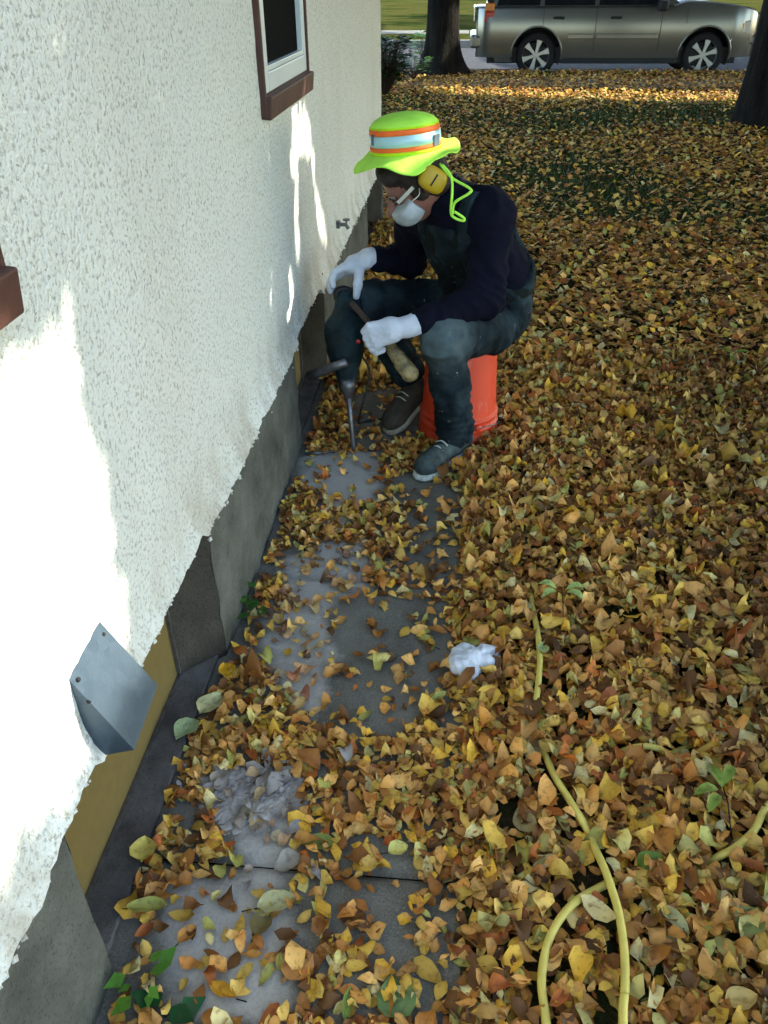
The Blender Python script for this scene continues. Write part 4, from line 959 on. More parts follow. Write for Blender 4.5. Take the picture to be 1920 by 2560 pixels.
# ear muffs
mu = empty("ear_muffs", tuple(HC), None); mu.parent = person; mu.matrix_parent_inverse = person.matrix_world.inverted(); tag(mu, "yellow ear muffs with a dark slot")
bpy.context.view_layer.update()
for sg in (1, -1):
    cup = Q3(930, 870, 2.595) if sg > 0 else H(-.015, -.112, -.012)
    ax = HL * sg + np.array([0, -.15, .12]) * (1 if sg > 0 else 0); ax /= np.linalg.norm(ax); lo_ = HU + HF * .35; lo_ -= ax * lo_.dot(ax); lo_ /= np.linalg.norm(lo_); CM = np.stack([np.cross(lo_, ax), lo_, ax], 1)
    q = SDF(cup - .07, cup + .07, .003); q.ell(cup, (.036, .042, .022), CM, .001)
    X = q.X() - cup; loc = X @ CM; a_ = np.abs(loc) / np.array([.0365, .043, .0215]); q.f = ((a_[..., 0] ** 3 + a_[..., 1] ** 3 + a_[..., 2] ** 3) ** (1 / 3) - 1).astype(np.float32) * .03
    c_ = q.mesh("ear_cup", M['muff'], mu, 2)
    inn = cup - ax * .022; q = SDF(inn - .06, inn + .06, .004); loc = (q.X() - inn) @ CM; a_ = np.abs(loc) / np.array([.036, .043, .014]); q.f = ((a_[..., 0] ** 3 + a_[..., 1] ** 3 + a_[..., 2] ** 3) ** (1 / 3) - 1).astype(np.float32) * .03
    q.mesh("cushion", M['black'], mu, 1)
    if sg > 0:
        V = Matrix([[CM[i][j] for j in range(3)] for i in range(3)])
        sx = Q3(1035, 785, 2.57); sy = Q3(920, 945, 2.57); dirv = (sy - sx); dirv -= ax * dirv.dot(ax); dirv /= np.linalg.norm(dirv); SL = Matrix([[dirv[i], np.cross(ax, dirv)[i], ax[i]] for i in range(3)])
        MB().box(cup + ax * .0212, (.038, .0055, .003), SL).build("slot", M['black'], c_, bevel=.001)
# respirator, strap, glasses
mc = H(.082, .004, -.073); q = SDF(mc - .09, mc + .09, .003)
mf = HF * .95 - HU * .25; mf /= np.linalg.norm(mf); mu2 = np.cross(mf, HL); mu2 = mu2 / np.linalg.norm(mu2); mu2 *= np.sign(mu2.dot(HU)); MM = np.stack([mf, HL, mu2], 1)
mc = at(882, 447, 2.665)
q = SDF(mc - .09, mc + .09, .003); q.ell(mc, (.060, .071, .053), MM, .001); Xm = (q.X() - mc) @ MM; q.f = np.maximum(q.f, -(Xm[..., 0] + .022)); q.f = np.maximum(q.f, Xm[..., 2] - .030 + .10 * np.abs(Xm[..., 1]))
rs = q.mesh("respirator", M['mask'], person, 2)
va = mc + mf * .050 - mu2 * .004
MB().tube(spline([Q3(680, 1130, 2.57), Q3(770, 1050, 2.585), Q3(775, 970, 2.60)], 5), .0015, 6).build("elastic", M['strap'], rs, True)
gl = MB()
for sg in (-1, 1):
    c0 = H(.100, .032 * sg, .004); MG = Matrix([[HF[i], HL[i], HU[i]] for i in range(3)]) @ Matrix.Rotation(R(18 * sg), 3, 'Z'); gl.box(c0 - HF * .012 * (sg > -2), (.003, .052, .030), MG)
gl.tube([H(.102, -.008, .010), H(.104, 0, .012), H(.102, .008, .010)], .002, 6)
for sg in (-1, 1): gl.tube([H(.092, .056 * sg, .006), H(.085, .066 * sg, .006)], .003, 6)
glo = gl.build("glasses", M['lens'], person, bevel=.001); tag(glo, "dark-lensed safety glasses with white temples")
for sg in (-1, 1):
    a_, b_ = H(.086, .070 * sg, .004), H(.020, .088 * sg, .012); d_ = b_ - a_; L_ = np.linalg.norm(d_); d_ /= L_; n_ = HL * sg - d_ * (HL * sg).dot(d_); n_ /= np.linalg.norm(n_)
    MB().box((a_ + b_) / 2, (L_, .004, .012), Matrix([[d_[i], n_[i], np.cross(d_, n_)[i]] for i in range(3)])).build("temple", M['strap'], glo, bevel=.0015)

# ------------------------------------------------------------------ demolition hammer held by the worker
tl = empty("demolition_hammer", (-.37, 2.62, 0), "black demolition hammer with chisel bit held against the path", "power tool")
tA, tB, tC = at(752, 662, 2.80), at(746, 755, 2.70), at(750, 835, 2.66)
q = SDF((-.60, 2.45, .15), (-.20, 2.90, .68), .0045)
q.cone(tA, tB, .048, .066, .02); q.ell(tB * .6 + tA * .4 + np.array([-.012, 0, 0]), (.070, .060, .075), None, .02); q.cone(tA, tA + np.array([-.006, .01, .035]), .042, .024, .02)
q.cone(tB, tC, .056, .030, .02)
q.mesh("housing", M['tool'], tl, 2, folds(wrk(.003, 40), [(tA * .5 + tB * .5, UPZ, .14, 70, .0035)]))
MB().lathe([(.058, -.012), (.0665, -.010), (.0665, .010), (.058, .012)], tB * .85 + tA * .15, 28).build("collar_ring", M['black'], tl, True)
for k in range(6):
    a_ = tA * (1 - .06 * k) + tB * .06 * k + np.array([.012, -.054, .01]); MB().tube([a_ - np.array([.022, 0, 0]), a_ + np.array([.022, .004, 0])], .0028, 6).build("cooling_slot", M['black'], tl, True)
MB().lathe([(0, .003), (.007, .003), (.008, 0)], at(774, 738, 2.615), 12, Matrix.Rotation(R(90), 3, 'X')).build("switch", M['tail'], tl, True)
MB().tube(spline([tA + np.array([-.040, .01, .02]), tA + np.array([-.040, .015, .050]), tA + np.array([-.01, .02, .058]), tA + np.array([.025, .01, .040]), tA + np.array([.040, 0, .01])], 6), .012, 12).build("handle", M['black'], tl, True)
ch = at(752, 846, 2.64)
MB().lathe([(0, .05), (.026, .05), (.028, .02), (.022, .0), (.016, -.02), (.010, -.025)], ch, 20).build("chuck", M['steel'], tl, True)
ct = np.array(G(764, 978)); MB().tube([ch, ch * .5 + ct * .5, ct + np.array([0, 0, .03]), ct], [.010, .009, .010, .006], 10).build("chisel", M['steel'], tl, True)
_a, _b = at(750, 781, 2.62), at(668, 812, 2.66); MB().tube([_a, _a * .65 + _b * .35, _a * .3 + _b * .7, _b], [.015, .016, .018, .018], 16).build("side_handle", M['steel'], tl, True)
b0_ = at(760, 655, 2.72); b1_ = at(845, 752, 2.53); b2_ = at(885, 806, 2.49)
MB().tube([b0_, b0_ * .5 + b1_ * .5, b1_], [.010, .011, .013], 10).build("bar_grip", M['wood'], tl, True)
q = SDF(np.minimum(b1_, b2_) - .05, np.maximum(b1_, b2_) + .05, .003); q.cone(b1_, b2_, .020, .029, .01); q.cone(b1_ * .4 + b2_ * .6, b1_ * .4 + b2_ * .6 + np.array([0, -.01, .012]), .026, .014, .01); q.mesh("bar_end", M['brass'], tl, 1, wrk(.003, 60))
cd = [tB + np.array([.05, .02, -.02]), at(798, 800, 2.70), at(790, 850, 2.68), at(778, 893, 2.68), G(776, 915, .006), G(800, 908, .006), G(850, 900, .006), (-.02, 3.06, .006), (.20, 3.02, .012), G(1105, 900, .03), G(1122, 950, .036), G(1128, 1020, .034), G(1130, 1090, .030), G(1136, 1160, .034), G(1146, 1230, .02), G(1150, 1262, -.02)]
MB().tube(spline(cd, 8), .0042, 8).build("power_cord", M['black'], tl, True)
ro = MB().tube([G(660, 980, .012), G(690, 978, .012), G(722, 975, .012)], [.006, .006, .0045], 8).build("chisel_rod", M['steel'], None, True); tag(ro, "thin grey steel rod lying by the wall next to the chisel tip", "rod")

# ------------------------------------------------------------------ hose, cloth, husk
Z1, Z2, ZH = .040, .052, -.012
hp_ = [G(1146, 1255, ZH), G(1148, 1300, .02), G(1160, 1360, Z1), G(1166, 1425, Z1), G(1160, 1500, Z1), G(1152, 1545, .012), G(1160, 1595, ZH), G(1178, 1632, .02), G(1200, 1680, Z1), G(1222, 1715, Z1), G(1250, 1760, Z1), G(1272, 1800, .022), G(1290, 1842, Z1), G(1305, 1875, Z2), G(1318, 1910, Z2), G(1336, 1970, Z2), G(1348, 2050, Z2), G(1350, 2130, Z2), G(1346, 2212, Z2)]
e_ = hp_[-1]; hp_ += [e_ + np.array([-.012, -.16, 0]), e_ + np.array([-.06, -.26, 0]), e_ + np.array([-.12, -.2, 0])]
hp_ += [G(1180, 2212, Z1), G(1170, 2110, Z1), G(1190, 2020, Z1), G(1235, 1955, Z1), G(1290, 1920, .026), G(1330, 1903, .010), G(1400, 1890, ZH), G(1500, 1875, ZH), G(1552, 1850, .022), G(1590, 1830, Z1), G(1628, 1795, Z1), G(1655, 1745, Z1)]
hp_ += [np.array([.78, 1.20, .03]), np.array([.80, 1.33, .0]), np.array([.68, 1.36, ZH]), G(1450, 1628, .0), G(1425, 1618, .026), G(1395, 1612, .028), G(1358, 1618, .022), G(1320, 1636, ZH)]
ho = MB().tube(spline(hp_, 8), .0078, 12).build("garden_hose", M['hose'], None, True); tag(ho, "pale yellow rubber hose snaking through the fallen leaves", "hose")
HOSE = np.array(spline(hp_, 8))
cc = G(1018, 1428, .03); q = SDF(cc - np.array((.09, .09, .05)), cc + np.array((.12, .09, .06)), .003)
rg = np.random.default_rng(5)
q.ell(cc + np.array((-.012, -.008, .0)), (.046, .040, .026), None, .02); q.ell(cc + np.array((-.018, .028, .0)), (.028, .024, .020), None, .02)
q.chain([cc, cc + np.array((.035, .028, .008)), cc + np.array((.070, .044, -.004))], [.026, .016, .008], .015); q.chain([cc, cc + np.array((.04, -.005, .006)), cc + np.array((.066, .018, -.006))], [.024, .013, .008], .012); q.chain([cc, cc + np.array((.0, -.045, -.006))], [.02, .018], .012)
cl = q.mesh("crumpled_cloth", M['cloth'], None, 1, wrk(.008, 30, (1, 1, 1), 2)); tag(cl, "crumpled white cotton rag on the leaves at the path edge", "rag")
g = G(842, 1424); q = SDF(g - .03, g + np.array((.03, .03, .04)), .002); q.ell(g + np.array((0, 0, .011)), (.014, .014, .012), None, .01); nu = q.mesh("nut_husk", M['nut'], None, 1, wrk(.004, 160)); tag(nu, "small dark nut husk on the bare concrete of the path", "nut husk")

# ------------------------------------------------------------------ fallen leaves
TAN = [srgb(206, 160, 98), srgb(188, 140, 78), srgb(214, 176, 116), srgb(166, 116, 62), srgb(140, 94, 50), srgb(192, 148, 92)]
YEL = [srgb(208, 170, 70), srgb(198, 168, 84), srgb(210, 182, 108)]
PAL = [srgb(186, 180, 124), srgb(158, 160, 96), srgb(196, 188, 150)]
RED = [srgb(158, 92, 50), srgb(172, 104, 52)]
DRK = [srgb(112, 78, 46), srgb(94, 66, 40)]
def leaf_cols(n, rg, w=(.46, .25, .11, .05, .13)):
    fam = rg.choice(5, n, p=w); o = np.zeros((n, 3)); fams = [TAN, YEL, PAL, RED, DRK]
    for f_, L_ in enumerate(fams):
        m_ = fam == f_; o[m_] = np.array(L_)[rg.integers(0, len(L_), m_.sum())]
    return o * np.array([1.20, 1.06, .76]) * rg.uniform(.6, 1.25, (n, 1)), fam
TT = np.array([0, .18, .45, .75, 1.0])
def leaf_batch(P, L_, Wd, yaw, tiltx, tilty, curl, bend, twist, C_):
    n = len(P); WV = RNG.uniform(.86, 1.12, (n, 5)); rows = []; wprof = np.array([0, .78, 1., .62, 0])
    T_ = []
    tmpl = [(0, 0)] + [(i, s_) for i in (1, 2, 3) for s_ in (-1, 0, 1)] + [(4, 0)]
    V = np.zeros((n, 11, 3))
    for k, (i, s_) in enumerate(tmpl):
        t = TT[i]; x = (t - .5) * L_; y = s_ * wprof[i] * Wd * .5 * WV[:, i]
        z = curl * (y * y) / (Wd * .5) - .0 + bend * ((t - .5) ** 2) * L_ * 2 + twist * (t - .5) * y * 3
        V[:, k] = np.stack([x, y, z * np.ones(n)], 1)
    V += RNG.normal(0, 1, V.shape) * (L_ * .013)[:, None, None]
    zc = V[:, :, 2].min(1) ; V[:, :, 2] -= zc[:, None]
    cx, sx_ = np.cos(tiltx)[:, None], np.sin(tiltx)[:, None]; y, z = V[:, :, 1] * cx - V[:, :, 2] * sx_, V[:, :, 1] * sx_ + V[:, :, 2] * cx; V[:, :, 1], V[:, :, 2] = y, z
    cy, sy = np.cos(tilty)[:, None], np.sin(tilty)[:, None]; x, z = V[:, :, 0] * cy + V[:, :, 2] * sy, -V[:, :, 0] * sy + V[:, :, 2] * cy; V[:, :, 0], V[:, :, 2] = x, z
    V[:, :, 2] -= V[:, :, 2].min(1)[:, None]
    ca, sa = np.cos(yaw)[:, None], np.sin(yaw)[:, None]; x, y = V[:, :, 0] * ca - V[:, :, 1] * sa, V[:, :, 0] * sa + V[:, :, 1] * ca; V[:, :, 0], V[:, :, 1] = x, y
    V += P[:, None, :]
    b = (np.arange(n) * 11)[:, None]
    Qt = np.array([[1, 4, 5, 2], [2, 5, 6, 3], [4, 7, 8, 5], [5, 8, 9, 6]]); Tt = np.array([[0, 1, 2], [0, 2, 3], [7, 10, 8], [8, 10, 9]])
    Q = (b[:, None] + Qt[None]).reshape(-1, 4); T = (b[:, None] + Tt[None]).reshape(-1, 3)
    C2 = np.repeat(C_[:, None, :], 11, 1) * np.array([.8, .9, 1.05, .9, 1, 1.1, 1, .9, 1.05, .9, .8])[None, :, None]
    return V, Q, T, np.concatenate([C2, np.ones((n, 11, 1))], 2)
def simple_batch(P, L_, Wd, yaw, tilt, C_):
    n = len(P); a = np.stack([np.cos(yaw) * np.cos(tilt), np.sin(yaw) * np.cos(tilt), np.sin(tilt)], 1); b = np.stack([-np.sin(yaw), np.cos(yaw), RNG.uniform(-.4, .4, n)], 1)
    V = np.stack([P - a * L_[:, None] * .5, P + b * Wd[:, None] * .5, P + a * L_[:, None] * .5, P - b * Wd[:, None] * .5], 1); V[:, 1, 2] += Wd * .2; V[:, 3, 2] += Wd * .2
    V[:, :, 2] -= V[:, :, 2].min(1)[:, None] - P[:, 2:3]
    i = np.arange(n)[:, None] * 4; T = np.concatenate([np.concatenate([i, i + 1, i + 2], 1), np.concatenate([i, i + 2, i + 3], 1)])
    return V.reshape(-1, 3), T, np.repeat(np.c_[C_, np.ones(n)], 4, 0)
BARE = [([(620, 1325), (760, 1285), (960, 1300), (985, 1400), (950, 1490), (860, 1600), (690, 1600), (640, 1500), (560, 1430), (520, 1385)], .15),
        ([(650, 985), (820, 975), (835, 1080), (720, 1095), (640, 1040)], .07), ([(830, 1050), (1000, 1040), (1000, 1100), (980, 1300), (880, 1290), (860, 1130)], .22),
        ([(355, 1900), (640, 1820), (660, 2212), (400, 2212), (330, 2050)], .20), ([(640, 1830), (850, 1820), (1040, 1960), (1080, 2212), (640, 2212)], .42),
        ([(600, 1190), (790, 1175), (800, 1280), (650, 1310), (570, 1240)], .25), ([(500, 1380), (560, 1330), (620, 1330), (600, 1420), (520, 1420)], .2), ([(750, 860), (900, 830), (900, 960), (760, 970)], .12),
        ([(520, 1660), (650, 1680), (650, 1830), (540, 1900), (440, 1720)], .16)]
GB = [([tuple(G(*p)[:2]) for p in q], d) for q, d in BARE]
HOLES = [tuple(G(*p)[:2]) + (r,) for p, r in (((1090, 1790), .05), ((1080, 1740), .04), ((1190, 1480), .04), ((1250, 1430), .05), ((1340, 1330), .06), ((1270, 1570), .04), ((1060, 2060), .05), ((1240, 1540), .03))]
def place(n, x0, x1, y0, y1, zmax, on_path, rg):
    P = np.c_[rg.uniform(x0, x1, n), rg.uniform(y0, y1, n), rg.random(n) * zmax]
    k = np.ones(n, bool)
    uv, dp = proj(P); k &= (dp > .3) & (uv[:, 0] > -160) & (uv[:, 0] < 2300) & (uv[:, 1] < 2800)
    if on_path:
        dens = np.where(P[:, 0] > .02, 1.0, .95) * np.ones(n)
        for q, d in GB: dens = np.where(in_poly(P[:, :2], q), d, dens)
        dens *= np.clip(1.3 * np.array([.5 + .9 * mnoise.noise(Vector((p[0] * 7, p[1] * 7, 3))) for p in P]) + .35, .25, 1.15)
        k &= rg.random(n) < dens; k &= P[:, 0] > np.where((P[:, 1] > .8) & (P[:, 1] < 1.38), -.575, -.545)
    else:
        for (hx, hy, hr) in HOLES: k &= ((P[:, 0] - hx) ** 2 + (P[:, 1] - hy) ** 2 > hr * hr) | (rg.random(n) < .35)
    # not inside the bucket or shoes
    k &= (P[:, 0] - BX) ** 2 + (P[:, 1] - BY) ** 2 > .155 ** 2
    for a_, b_ in ((heelN, toeN), (heelF, toeF)):
        ab = (b_ - a_)[:2]; t = np.clip(((P[:, :2] - a_[:2]) @ ab) / (ab @ ab), 0, 1); k &= np.linalg.norm(P[:, :2] - a_[:2] - t[:, None] * ab, axis=1) > .055
    # leave the visible runs of hose uncovered
    vis = HOSE[HOSE[:, 2] > .015]; d2 = ((P[:, None, :2] - vis[None, :, :2]) ** 2).sum(-1).min(1) if n < 60000 else np.ones(n); k &= (d2 > .019 ** 2) | (P[:, 2] < .004) | (rg.random(n) < .04)
    k &= ((P[:, 0] - cc[0] - .01) ** 2 + (P[:, 1] - cc[1]) ** 2) > .045 ** 2
    return P[k]
def make(P, rg, sz=(.034, .062), tilt=.35, w=(.46, .25, .11, .05, .13)):
    n = len(P); L_ = rg.uniform(*sz, n) * np.where(rg.random(n) < .09, 1.45, 1) * np.where(rg.random(n) < .25, .6, 1); Wd = L_ * rg.uniform(.38, .74, n); c, fam = leaf_cols(n, rg, w)
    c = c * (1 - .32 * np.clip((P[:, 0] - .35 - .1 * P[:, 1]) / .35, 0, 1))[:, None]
    dusty = np.zeros(n)
    for q in (GD[4],): dusty = np.maximum(dusty, in_poly(P[:, :2], q) * rg.uniform(.5, 1, n))
    for q in GD[1:3]: dusty = np.maximum(dusty, in_poly(P[:, :2], q) * rg.uniform(0, .5, n))
    c = c * (1 - dusty[:, None]) + np.array((.28, .26, .24)) * dusty[:, None]
    return dict(P=P, L=L_, W=Wd, yaw=rg.uniform(0, 6.283, n), tx=rg.normal(0, tilt, n), ty=rg.normal(0, tilt * .8, n), curl=rg.normal(.35, .55, n), bend=rg.normal(.15, .32, n), tw=rg.normal(0, 1.0, n), c=c, fam=fam, dusty=dusty)
def cat(ds): return {k: np.concatenate([d[k] for d in ds]) for k in ds[0]}
r1 = np.random.default_rng(21)
pathL = make(place(12500, -.60, .13, .35, 3.4, .014, True, r1), r1, (.024, .048), .16)
pathG = make(place(420, -.60, .13, 1.0, 1.16, .02, True, r1), r1, (.03, .05), .2)
grey_pile = make(np.c_[r1.normal(-.40, .08, 40), r1.normal(1.075, .065, 40), .008 + r1.random(40) * .006], r1, (.022, .045), .14)
grey_pile['c'] = np.array((.30, .275, .255)) * r1.uniform(.7, 1.3, (40, 1)); grey_pile['dusty'] = np.ones(40)
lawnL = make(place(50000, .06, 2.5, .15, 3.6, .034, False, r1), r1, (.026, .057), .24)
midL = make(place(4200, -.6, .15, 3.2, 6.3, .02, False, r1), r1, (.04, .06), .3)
def heap():
    n = 90; xs = np.linspace(-.56, -.25, n); ys = np.linspace(.93, 1.22, n); V = []; F = []
    for i, x in enumerate(xs):
        for j, y in enumerate(ys):
            d = math.hypot((x + .40) / .13, (y - 1.075) / .115) + .30 * mnoise.noise(Vector((x * 14, y * 14, 2))); f_ = max(0, 1 - d ** 2.2)
            V.append((x, y, -.004 + f_ ** .5 * (.007 + .005 * abs(mnoise.fractal(Vector((x * 38, y * 38, 1)), 1, 2, 4)) + .003 * mnoise.noise(Vector((x * 150, y * 150, 1)))) if f_ > 0 else -.004))
    for i in range(n - 1):
        for j in range(n - 1):
            q_ = (i * n + j, (i + 1) * n + j, (i + 1) * n + j + 1, i * n + j + 1)
            if max(V[a][2] for a in q_) > -.003: F.append(q_)
    o = mesh("dust_heap", V, F, M['dust'], None, False); tag(o, "pale grey heap of grinding dust caked over leaves on the path", "dust heap")
M['dust'] = simple("grinding_dust", (.38, .35, .32), .95, 0, .35, 28, .6, 120); heap()
near = cat([pathL, lawnL, midL]); near_p = cat([near, grey_pile])
# the 300 leaves that show largest become objects of their own
uv, dp = proj(near['P']); inv = (uv[:, 0] > 10) & (uv[:, 0] < 1650) & (uv[:, 1] > 900) & (uv[:, 1] < 2205)
onp = near['P'][:, 0] < .14
score = np.where(inv, near['L'] * near['W'] / dp ** 2, -1) * np.where(onp, 1.6, 1) * (1 + near['P'][:, 2] * 25)
order = np.argsort(-score)[:276]; mask_i = np.zeros(len(near['P']), bool); mask_i[order] = True
rest = cat([{k: v[~mask_i] for k, v in near.items()}, grey_pile])
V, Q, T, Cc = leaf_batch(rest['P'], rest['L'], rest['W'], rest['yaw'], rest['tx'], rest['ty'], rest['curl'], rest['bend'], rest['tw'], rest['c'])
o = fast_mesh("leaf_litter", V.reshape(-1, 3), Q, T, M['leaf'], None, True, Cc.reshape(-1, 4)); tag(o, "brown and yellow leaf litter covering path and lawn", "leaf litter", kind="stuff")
FAMN = ["tan-brown", "golden yellow", "pale straw-coloured", "rusty red-brown", "dark brown"]
def zone(u, v):
    if u < 640 and v > 1850: return "on the pale dusty slab near the foundation"
    if u < 640 and v > 1560: return "beside the heap of grey dust-coated leaves"
    if u < 640: return "on the path by the dark weed"
    if v < 1150: return "on the path in front of the worker's shoes"
    if v < 1340: return "on the path between the worker and the white rag"
    if u < 1080 and v < 1650: return "on the bare concrete left of the white rag"
    if u < 1080 and v < 1900: return "on the path below the white rag"
    if u < 1090: return "on the path left of the hose loop"
    if u < 1350: return "around the loop of yellow hose"
    if v < 1600: return "on the lawn right of the white rag"
    return "on the lawn right of the yellow hose"
G_leaf = "fallen leaves lying on the path and lawn"
def single_leaf(d, i, label, cat_="leaf"):
    p = d['P'][i:i + 1]; S_ = lambda k: d[k][i:i + 1]
    V, Q, T, Cc = leaf_batch(np.zeros((1, 3)), S_('L'), S_('W'), S_('yaw'), S_('tx'), S_('ty'), S_('curl'), S_('bend'), S_('tw'), S_('c'))
    me = fast_mesh("fallen_leaf", V[0], Q, T, None, None, True, Cc[0], obj=False); me.polygons.foreach_set('use_smooth', [True] * len(me.polygons))
    o = link("fallen_leaf", me, M['leaf']); o.location = p[0]; tag(o, label, cat_, G_leaf); return o
for i in order:
    u_, v_ = uv[i]; c = FAMN[near['fam'][i]] if near['dusty'][i] < .3 else "grey dusty"
    sz = "broad" if near['W'][i] > .036 else ("narrow" if near['W'][i] < .024 else "middling"); sh_ = "curled" if abs(near['curl'][i]) > .6 or abs(near['bend'][i]) > .3 else "flat"
    single_leaf(near, i, f"{sz} {sh_} {c} leaf {zone(u_, v_)}")
# far leaves
r2 = np.random.default_rng(31)
def far(n, x0, x1, y0, y1, sz, z=.02):
    P = place(n, x0, x1, y0, y1, z, False, r2); P[:, 2] += np.where(P[:, 1] > 15.5, -.005, 0)
    gr = np.array([mnoise.noise(Vector((p[0] * .5, p[1] * .4, 9))) for p in P]); P = P[r2.random(len(P)) < np.clip(1.0 - 1.35 * np.clip(gr - .02, 0, 1) * np.clip((P[:, 1] - 3.5) / 2, 0, 1), .18, 1)]
    n = len(P); c, _ = leaf_cols(n, r2); L_ = r2.uniform(*sz, n); return simple_batch(P, L_, L_ * r2.uniform(.5, .85, n), r2.uniform(0, 6.28, n), r2.normal(0, .35, n), c)
parts = [far(14000, .1, 3.6, 3.5, 6.0, (.038, .065)), far(20000, -2.5, 5.4, 5.8, 9.5, (.042, .07)), far(20000, -3, 7.4, 9.3, 14.3, (.045, .075)), far(5200, -3.5, 7, 14.3, 15.6, (.05, .08)), far(4500, -4, 8, 15.5, 16.75, (.05, .08)), ]
Vs, Ts, Cs = [], [], []; b = 0
for V, T, C_ in parts: Vs.append(V); Ts.append(T + b); Cs.append(C_); b += len(V)
o = fast_mesh("leaf_litter", np.concatenate(Vs), np.zeros((0, 4), int), np.concatenate(Ts), M['leaf'], None, False, np.concatenate(Cs)); tag(o, "small fallen leaves spread over the lawn towards the street", "leaf litter", kind="stuff")

# notable single leaves: heart-shaped, green, compound
def big_leaf(u, v, ang, L_, Wd, col, label, kind='oval', z=.028, lift=.008, name="large_leaf", cat_="leaf"):
    p = G(u, v, z); t = [0, .06, .2, .38, .55, .72, .88, 1]
    w = {'oval': [0, .35, .78, 1, .96, .76, .42, 0], 'heart': [.0, .62, .95, 1, .86, .62, .32, 0], 'long': [0, .3, .7, .9, 1, .85, .5, 0]}[kind]
    V = []; F = []; C_ = []; ca, sa = math.cos(ang), math.sin(ang); rg = np.random.default_rng(int(u + v))
    for i, (ti, wi) in enumerate(zip(t, w)):
        for j, s_ in enumerate((-1, -.5, 0, .5, 1)):
            x = (ti - .5) * L_ - (.08 * L_ * abs(s_) if kind == 'heart' and i < 2 else 0); y = s_ * wi * Wd / 2 * (1 + rg.normal(0, .05))
            zz_ = lift * (abs(s_) * 1.2 - .3) + .3 * lift * math.sin(ti * 7 + s_) + abs(rg.normal(0, .0012)) - .012 * (ti - .5) ** 2
            V.append((p[0] + x * ca - y * sa, p[1] + x * sa + y * ca, p[2] + zz_)); f_ = 1.15 if s_ == 0 else rg.uniform(.85, 1.05); C_.append((col[0] * f_, col[1] * f_, col[2] * f_, 1))
    for i in range(len(t) - 1):
        for j in range(4): F.append((i * 5 + j, i * 5 + j + 1, (i + 1) * 5 + j + 1, (i + 1) * 5 + j))
    o = mesh(name, V, F, M['leaf'], None, True, C_); tag(o, label, cat_)
    st = MB().tube([(p[0] - L_ * .5 * ca, p[1] - L_ * .5 * sa, p[2] - .003), (p[0] - L_ * .75 * ca, p[1] - L_ * .75 * sa + .005, p[2] - .008), (p[0] - L_ * .95 * ca, p[1] - L_ * .95 * sa + .01, p[2] - .016)], .0011, 5).build("stalk", M['leaf'], o)
    return o
BL = [(398, 1578, R(250), .062, .060, srgb(150, 166, 120), "pale green heart-shaped leaf on the ledge below the vent hood", 'heart', .03),
      (455, 1520, R(60), .075, .06, srgb(186, 182, 130), "large pale straw leaf on the litter beside the ledge", 'oval', .03),
      (490, 1448, R(120), .05, .045, srgb(216, 164, 30), "bright golden leaf at the far end of the ledge", 'oval', .03),
      (690, 1822, R(5), .075, .040, srgb(120, 130, 62), "olive green oval leaf lying flat above the pale slab", 'oval', .012),
      (855, 2150, R(100), .070, .072, srgb(104, 128, 76), "broad grey-green leaf at the bottom of the path", 'heart', .012),
      (752, 2170, R(85), .055, .020, srgb(126, 148, 72), "narrow light green leaf beside the broad grey-green one", 'long', .014),
      (318, 1958, R(10), .075, .034, srgb(160, 158, 80), "long yellow-green leaf across the near end of the ledge", 'long', .03),
      (598, 1950, R(20), .075, .048, srgb(170, 166, 120), "large pale curled leaf near the slab joint", 'oval', .02),
      (565, 1995, R(70), .05, .045, srgb(110, 98, 60), "dull olive-brown leaf over the slab joint", 'oval', .014),
      (640, 2085, R(160), .07, .06, srgb(188, 132, 72), "wide orange-tan leaf below the slab joint", 'oval', .016),
      (480, 2140, R(160), .058, .024, srgb(206, 152, 44), "slim golden leaf alone on the pale dusty slab", 'long', .012),
      (405, 2020, R(50), .04, .03, srgb(190, 132, 64), "orange leaf alone on the pale slab below the joint", 'oval', .012),
      (310, 1835, R(100), .055, .055, srgb(196, 178, 88), "round yellow leaf leaning on the near ledge", 'oval', .03),
      (860, 1835, R(20), .042, .038, srgb(206, 196, 110), "square pale yellow leaf in the middle of the path", 'oval', .02),
      (925, 1388, R(150), .045, .024, srgb(196, 150, 50), "yellow leaf on bare concrete left of the white rag", 'long', .012),
      (1172, 1400, R(80), .034, .032, srgb(170, 180, 120), "small pale green leaf lying on the hose", 'heart', .05),
      (1130, 1770, R(100), .06, .05, srgb(158, 140, 92), "faded heart-shaped leaf left of the hose", 'heart', .035),
      (1405, 1862, R(20), .058, .045, srgb(104, 130, 50), "green leaf curled right of the hose crossing", 'oval', .04),
      (1600, 1155, R(140), .10, .05, srgb(188, 170, 120), "big pale folded leaf on the lawn towards the right edge", 'oval', .035),
      (1600, 2160, R(15), .06, .04, srgb(186, 156, 90), "oval buff leaf in the bottom right corner", 'oval', .04),
      (1620, 1990, R(30), .065, .055, srgb(130, 138, 80), "dull green leaf at the right edge of the litter", 'oval', .04),
      (1455, 1985, R(130), .07, .028, srgb(168, 166, 116), "pale greenish folded leaf below the green sprig", 'long', .04),
      (945, 1508, R(40), .055, .022, srgb(176, 178, 100), "pale green-yellow leaf on the path edge below the rag", 'long', .02)]
for a_ in BL: big_leaf(*a_)
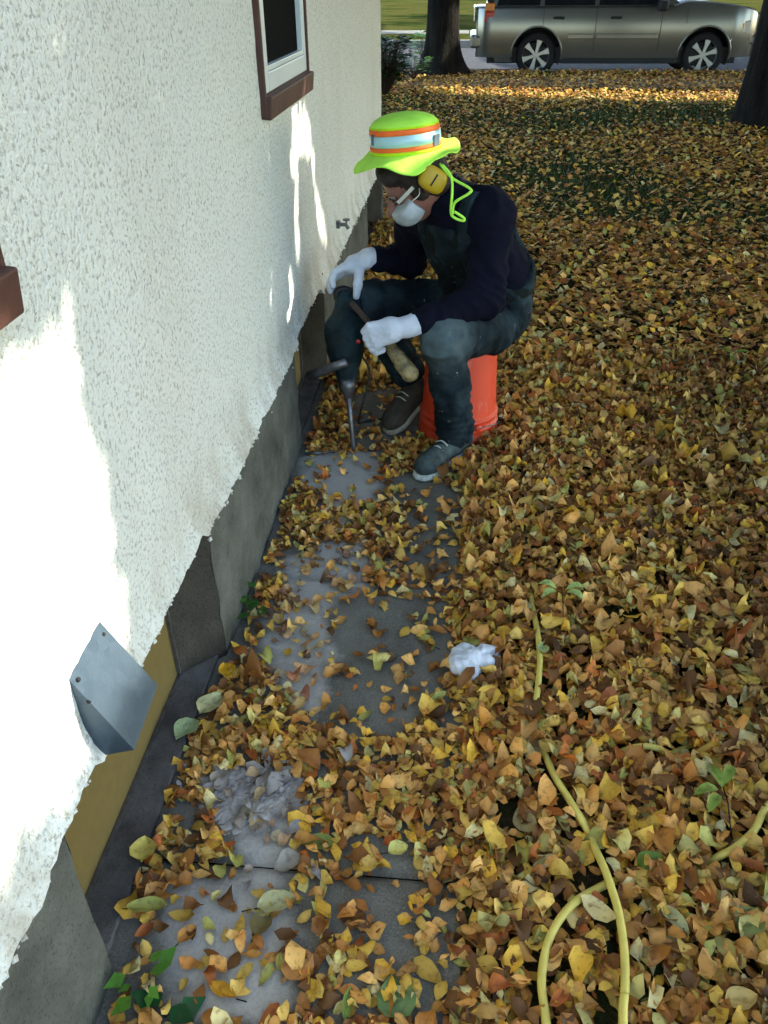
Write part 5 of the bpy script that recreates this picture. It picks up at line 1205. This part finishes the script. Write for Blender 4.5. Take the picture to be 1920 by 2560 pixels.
def sprig(u, v, angs, L_, Wd, col, label):
    p = G(u, v, .070); t = empty("leaf_sprig", tuple(p), label, "sprig"); rg = np.random.default_rng(int(u))
    for k, (an, ds) in enumerate(angs):
        V = []; F = []; C_ = []; ca, sa = math.cos(R(an)), math.sin(R(an)); tt = [0, .15, .4, .65, .85, 1]; w = [0, .6, 1, .9, .5, 0]
        for i, (ti, wi) in enumerate(zip(tt, w)):
            for s_ in (-1, 0, 1):
                x = ds + ti * L_; y = s_ * wi * Wd / 2; V.append((p[0] + x * ca - y * sa, p[1] + x * sa + y * ca, p[2] + .006 * abs(s_) * wi + .012 * math.sin(ti * 3) - .004)); f_ = rg.uniform(.85, 1.15); C_.append((col[0] * f_, col[1] * f_, col[2] * f_, 1))
        for i in range(5):
            for j in range(2): F.append((i * 3 + j, i * 3 + j + 1, (i + 1) * 3 + j + 1, (i + 1) * 3 + j))
        mesh("leaflet", V, F, M['green'], t, True, C_)
    MB().tube([p - np.array([0, .09, .03]), p - np.array([0, .04, .0]), p], .0015, 5).build("stem", M['green'], t)
    return t
sprig(1213, 1272, [(10, .012), (165, .012), (215, .015), (-35, .015)], .056, .025, srgb(168, 190, 110), "four-leaflet pale green sprig on the litter above the rag")
sprig(1562, 1700, [(110, .0), (60, .01), (200, .01), (235, .02)], .06, .024, srgb(120, 140, 56), "green compound sprig on the litter at the right")
sprig(1585, 765, [(20, 0), (140, 0), (250, 0)], .09, .03, srgb(120, 130, 50), "yellow-green sprig on the lawn right of the worker")

# ------------------------------------------------------------------ grass
rg = np.random.default_rng(41); n = 45000
yy = 1.0 + 15.6 * rg.random(n) ** 1.3; xx = rg.uniform(-.5, 1, n) * (.8 + yy * .42) + .25; P = np.c_[xx, yy, np.full(n, -.01)]
gd = np.array([mnoise.noise(Vector((p[0] * .5, p[1] * .4, 9))) + .15 * mnoise.noise(Vector((p[0] * 5, p[1] * 4, 2))) for p in P])
thr = np.where(P[:, 1] < 3.2, .16, .0); k = (gd > thr) & ~((P[:, 0] < .16) & (P[:, 1] < 6.6)) & ~((P[:, 1] > 14.3) & (P[:, 1] < 15.6)); P = P[k]; n = len(P)
# a few tufts poking through near the hose
tf = []
for (u, v, m_) in ((1340, 1330, 60), (1250, 1430, 40), (1265, 1575, 30), (1550, 880, 160), (1500, 640, 120), (1200, 790, 60), (1355, 1210, 40), (1640, 700, 120), (1180, 500, 100)):
    g = G(u, v); sd__ = .03 + .02 * g[1]; tf.append(np.c_[rg.normal(g[0], sd__, m_), rg.normal(g[1], sd__ * 1.3, m_), np.full(m_, -.005)])
P = np.concatenate([P] + tf); n = len(P); yaw = rg.uniform(0, 6.28, n); hgt = rg.uniform(.03, .06, n) * np.where(P[:, 1] < 3, .8, .95); wd = .0022 + .0010 * P[:, 1]
a_ = np.stack([np.cos(yaw), np.sin(yaw), 0 * yaw], 1); ln = rg.normal(0, .5, (n, 2)) * hgt[:, None]
V = np.stack([P - a_ * wd[:, None], P + a_ * wd[:, None], P + np.c_[ln, hgt]], 1).reshape(-1, 3); T = np.arange(3 * n).reshape(-1, 3)
c = np.array([(.040, .070, .012), (.055, .085, .016), (.10, .11, .03), (.025, .05, .010)])[rg.integers(0, 4, n)]; o = fast_mesh("grass", V, np.zeros((0, 4), int), T, M['green'], None, False, np.repeat(np.c_[c, np.ones(n)], 3, 0)); tag(o, "short green grass showing between fallen leaves", "grass", kind="stuff")
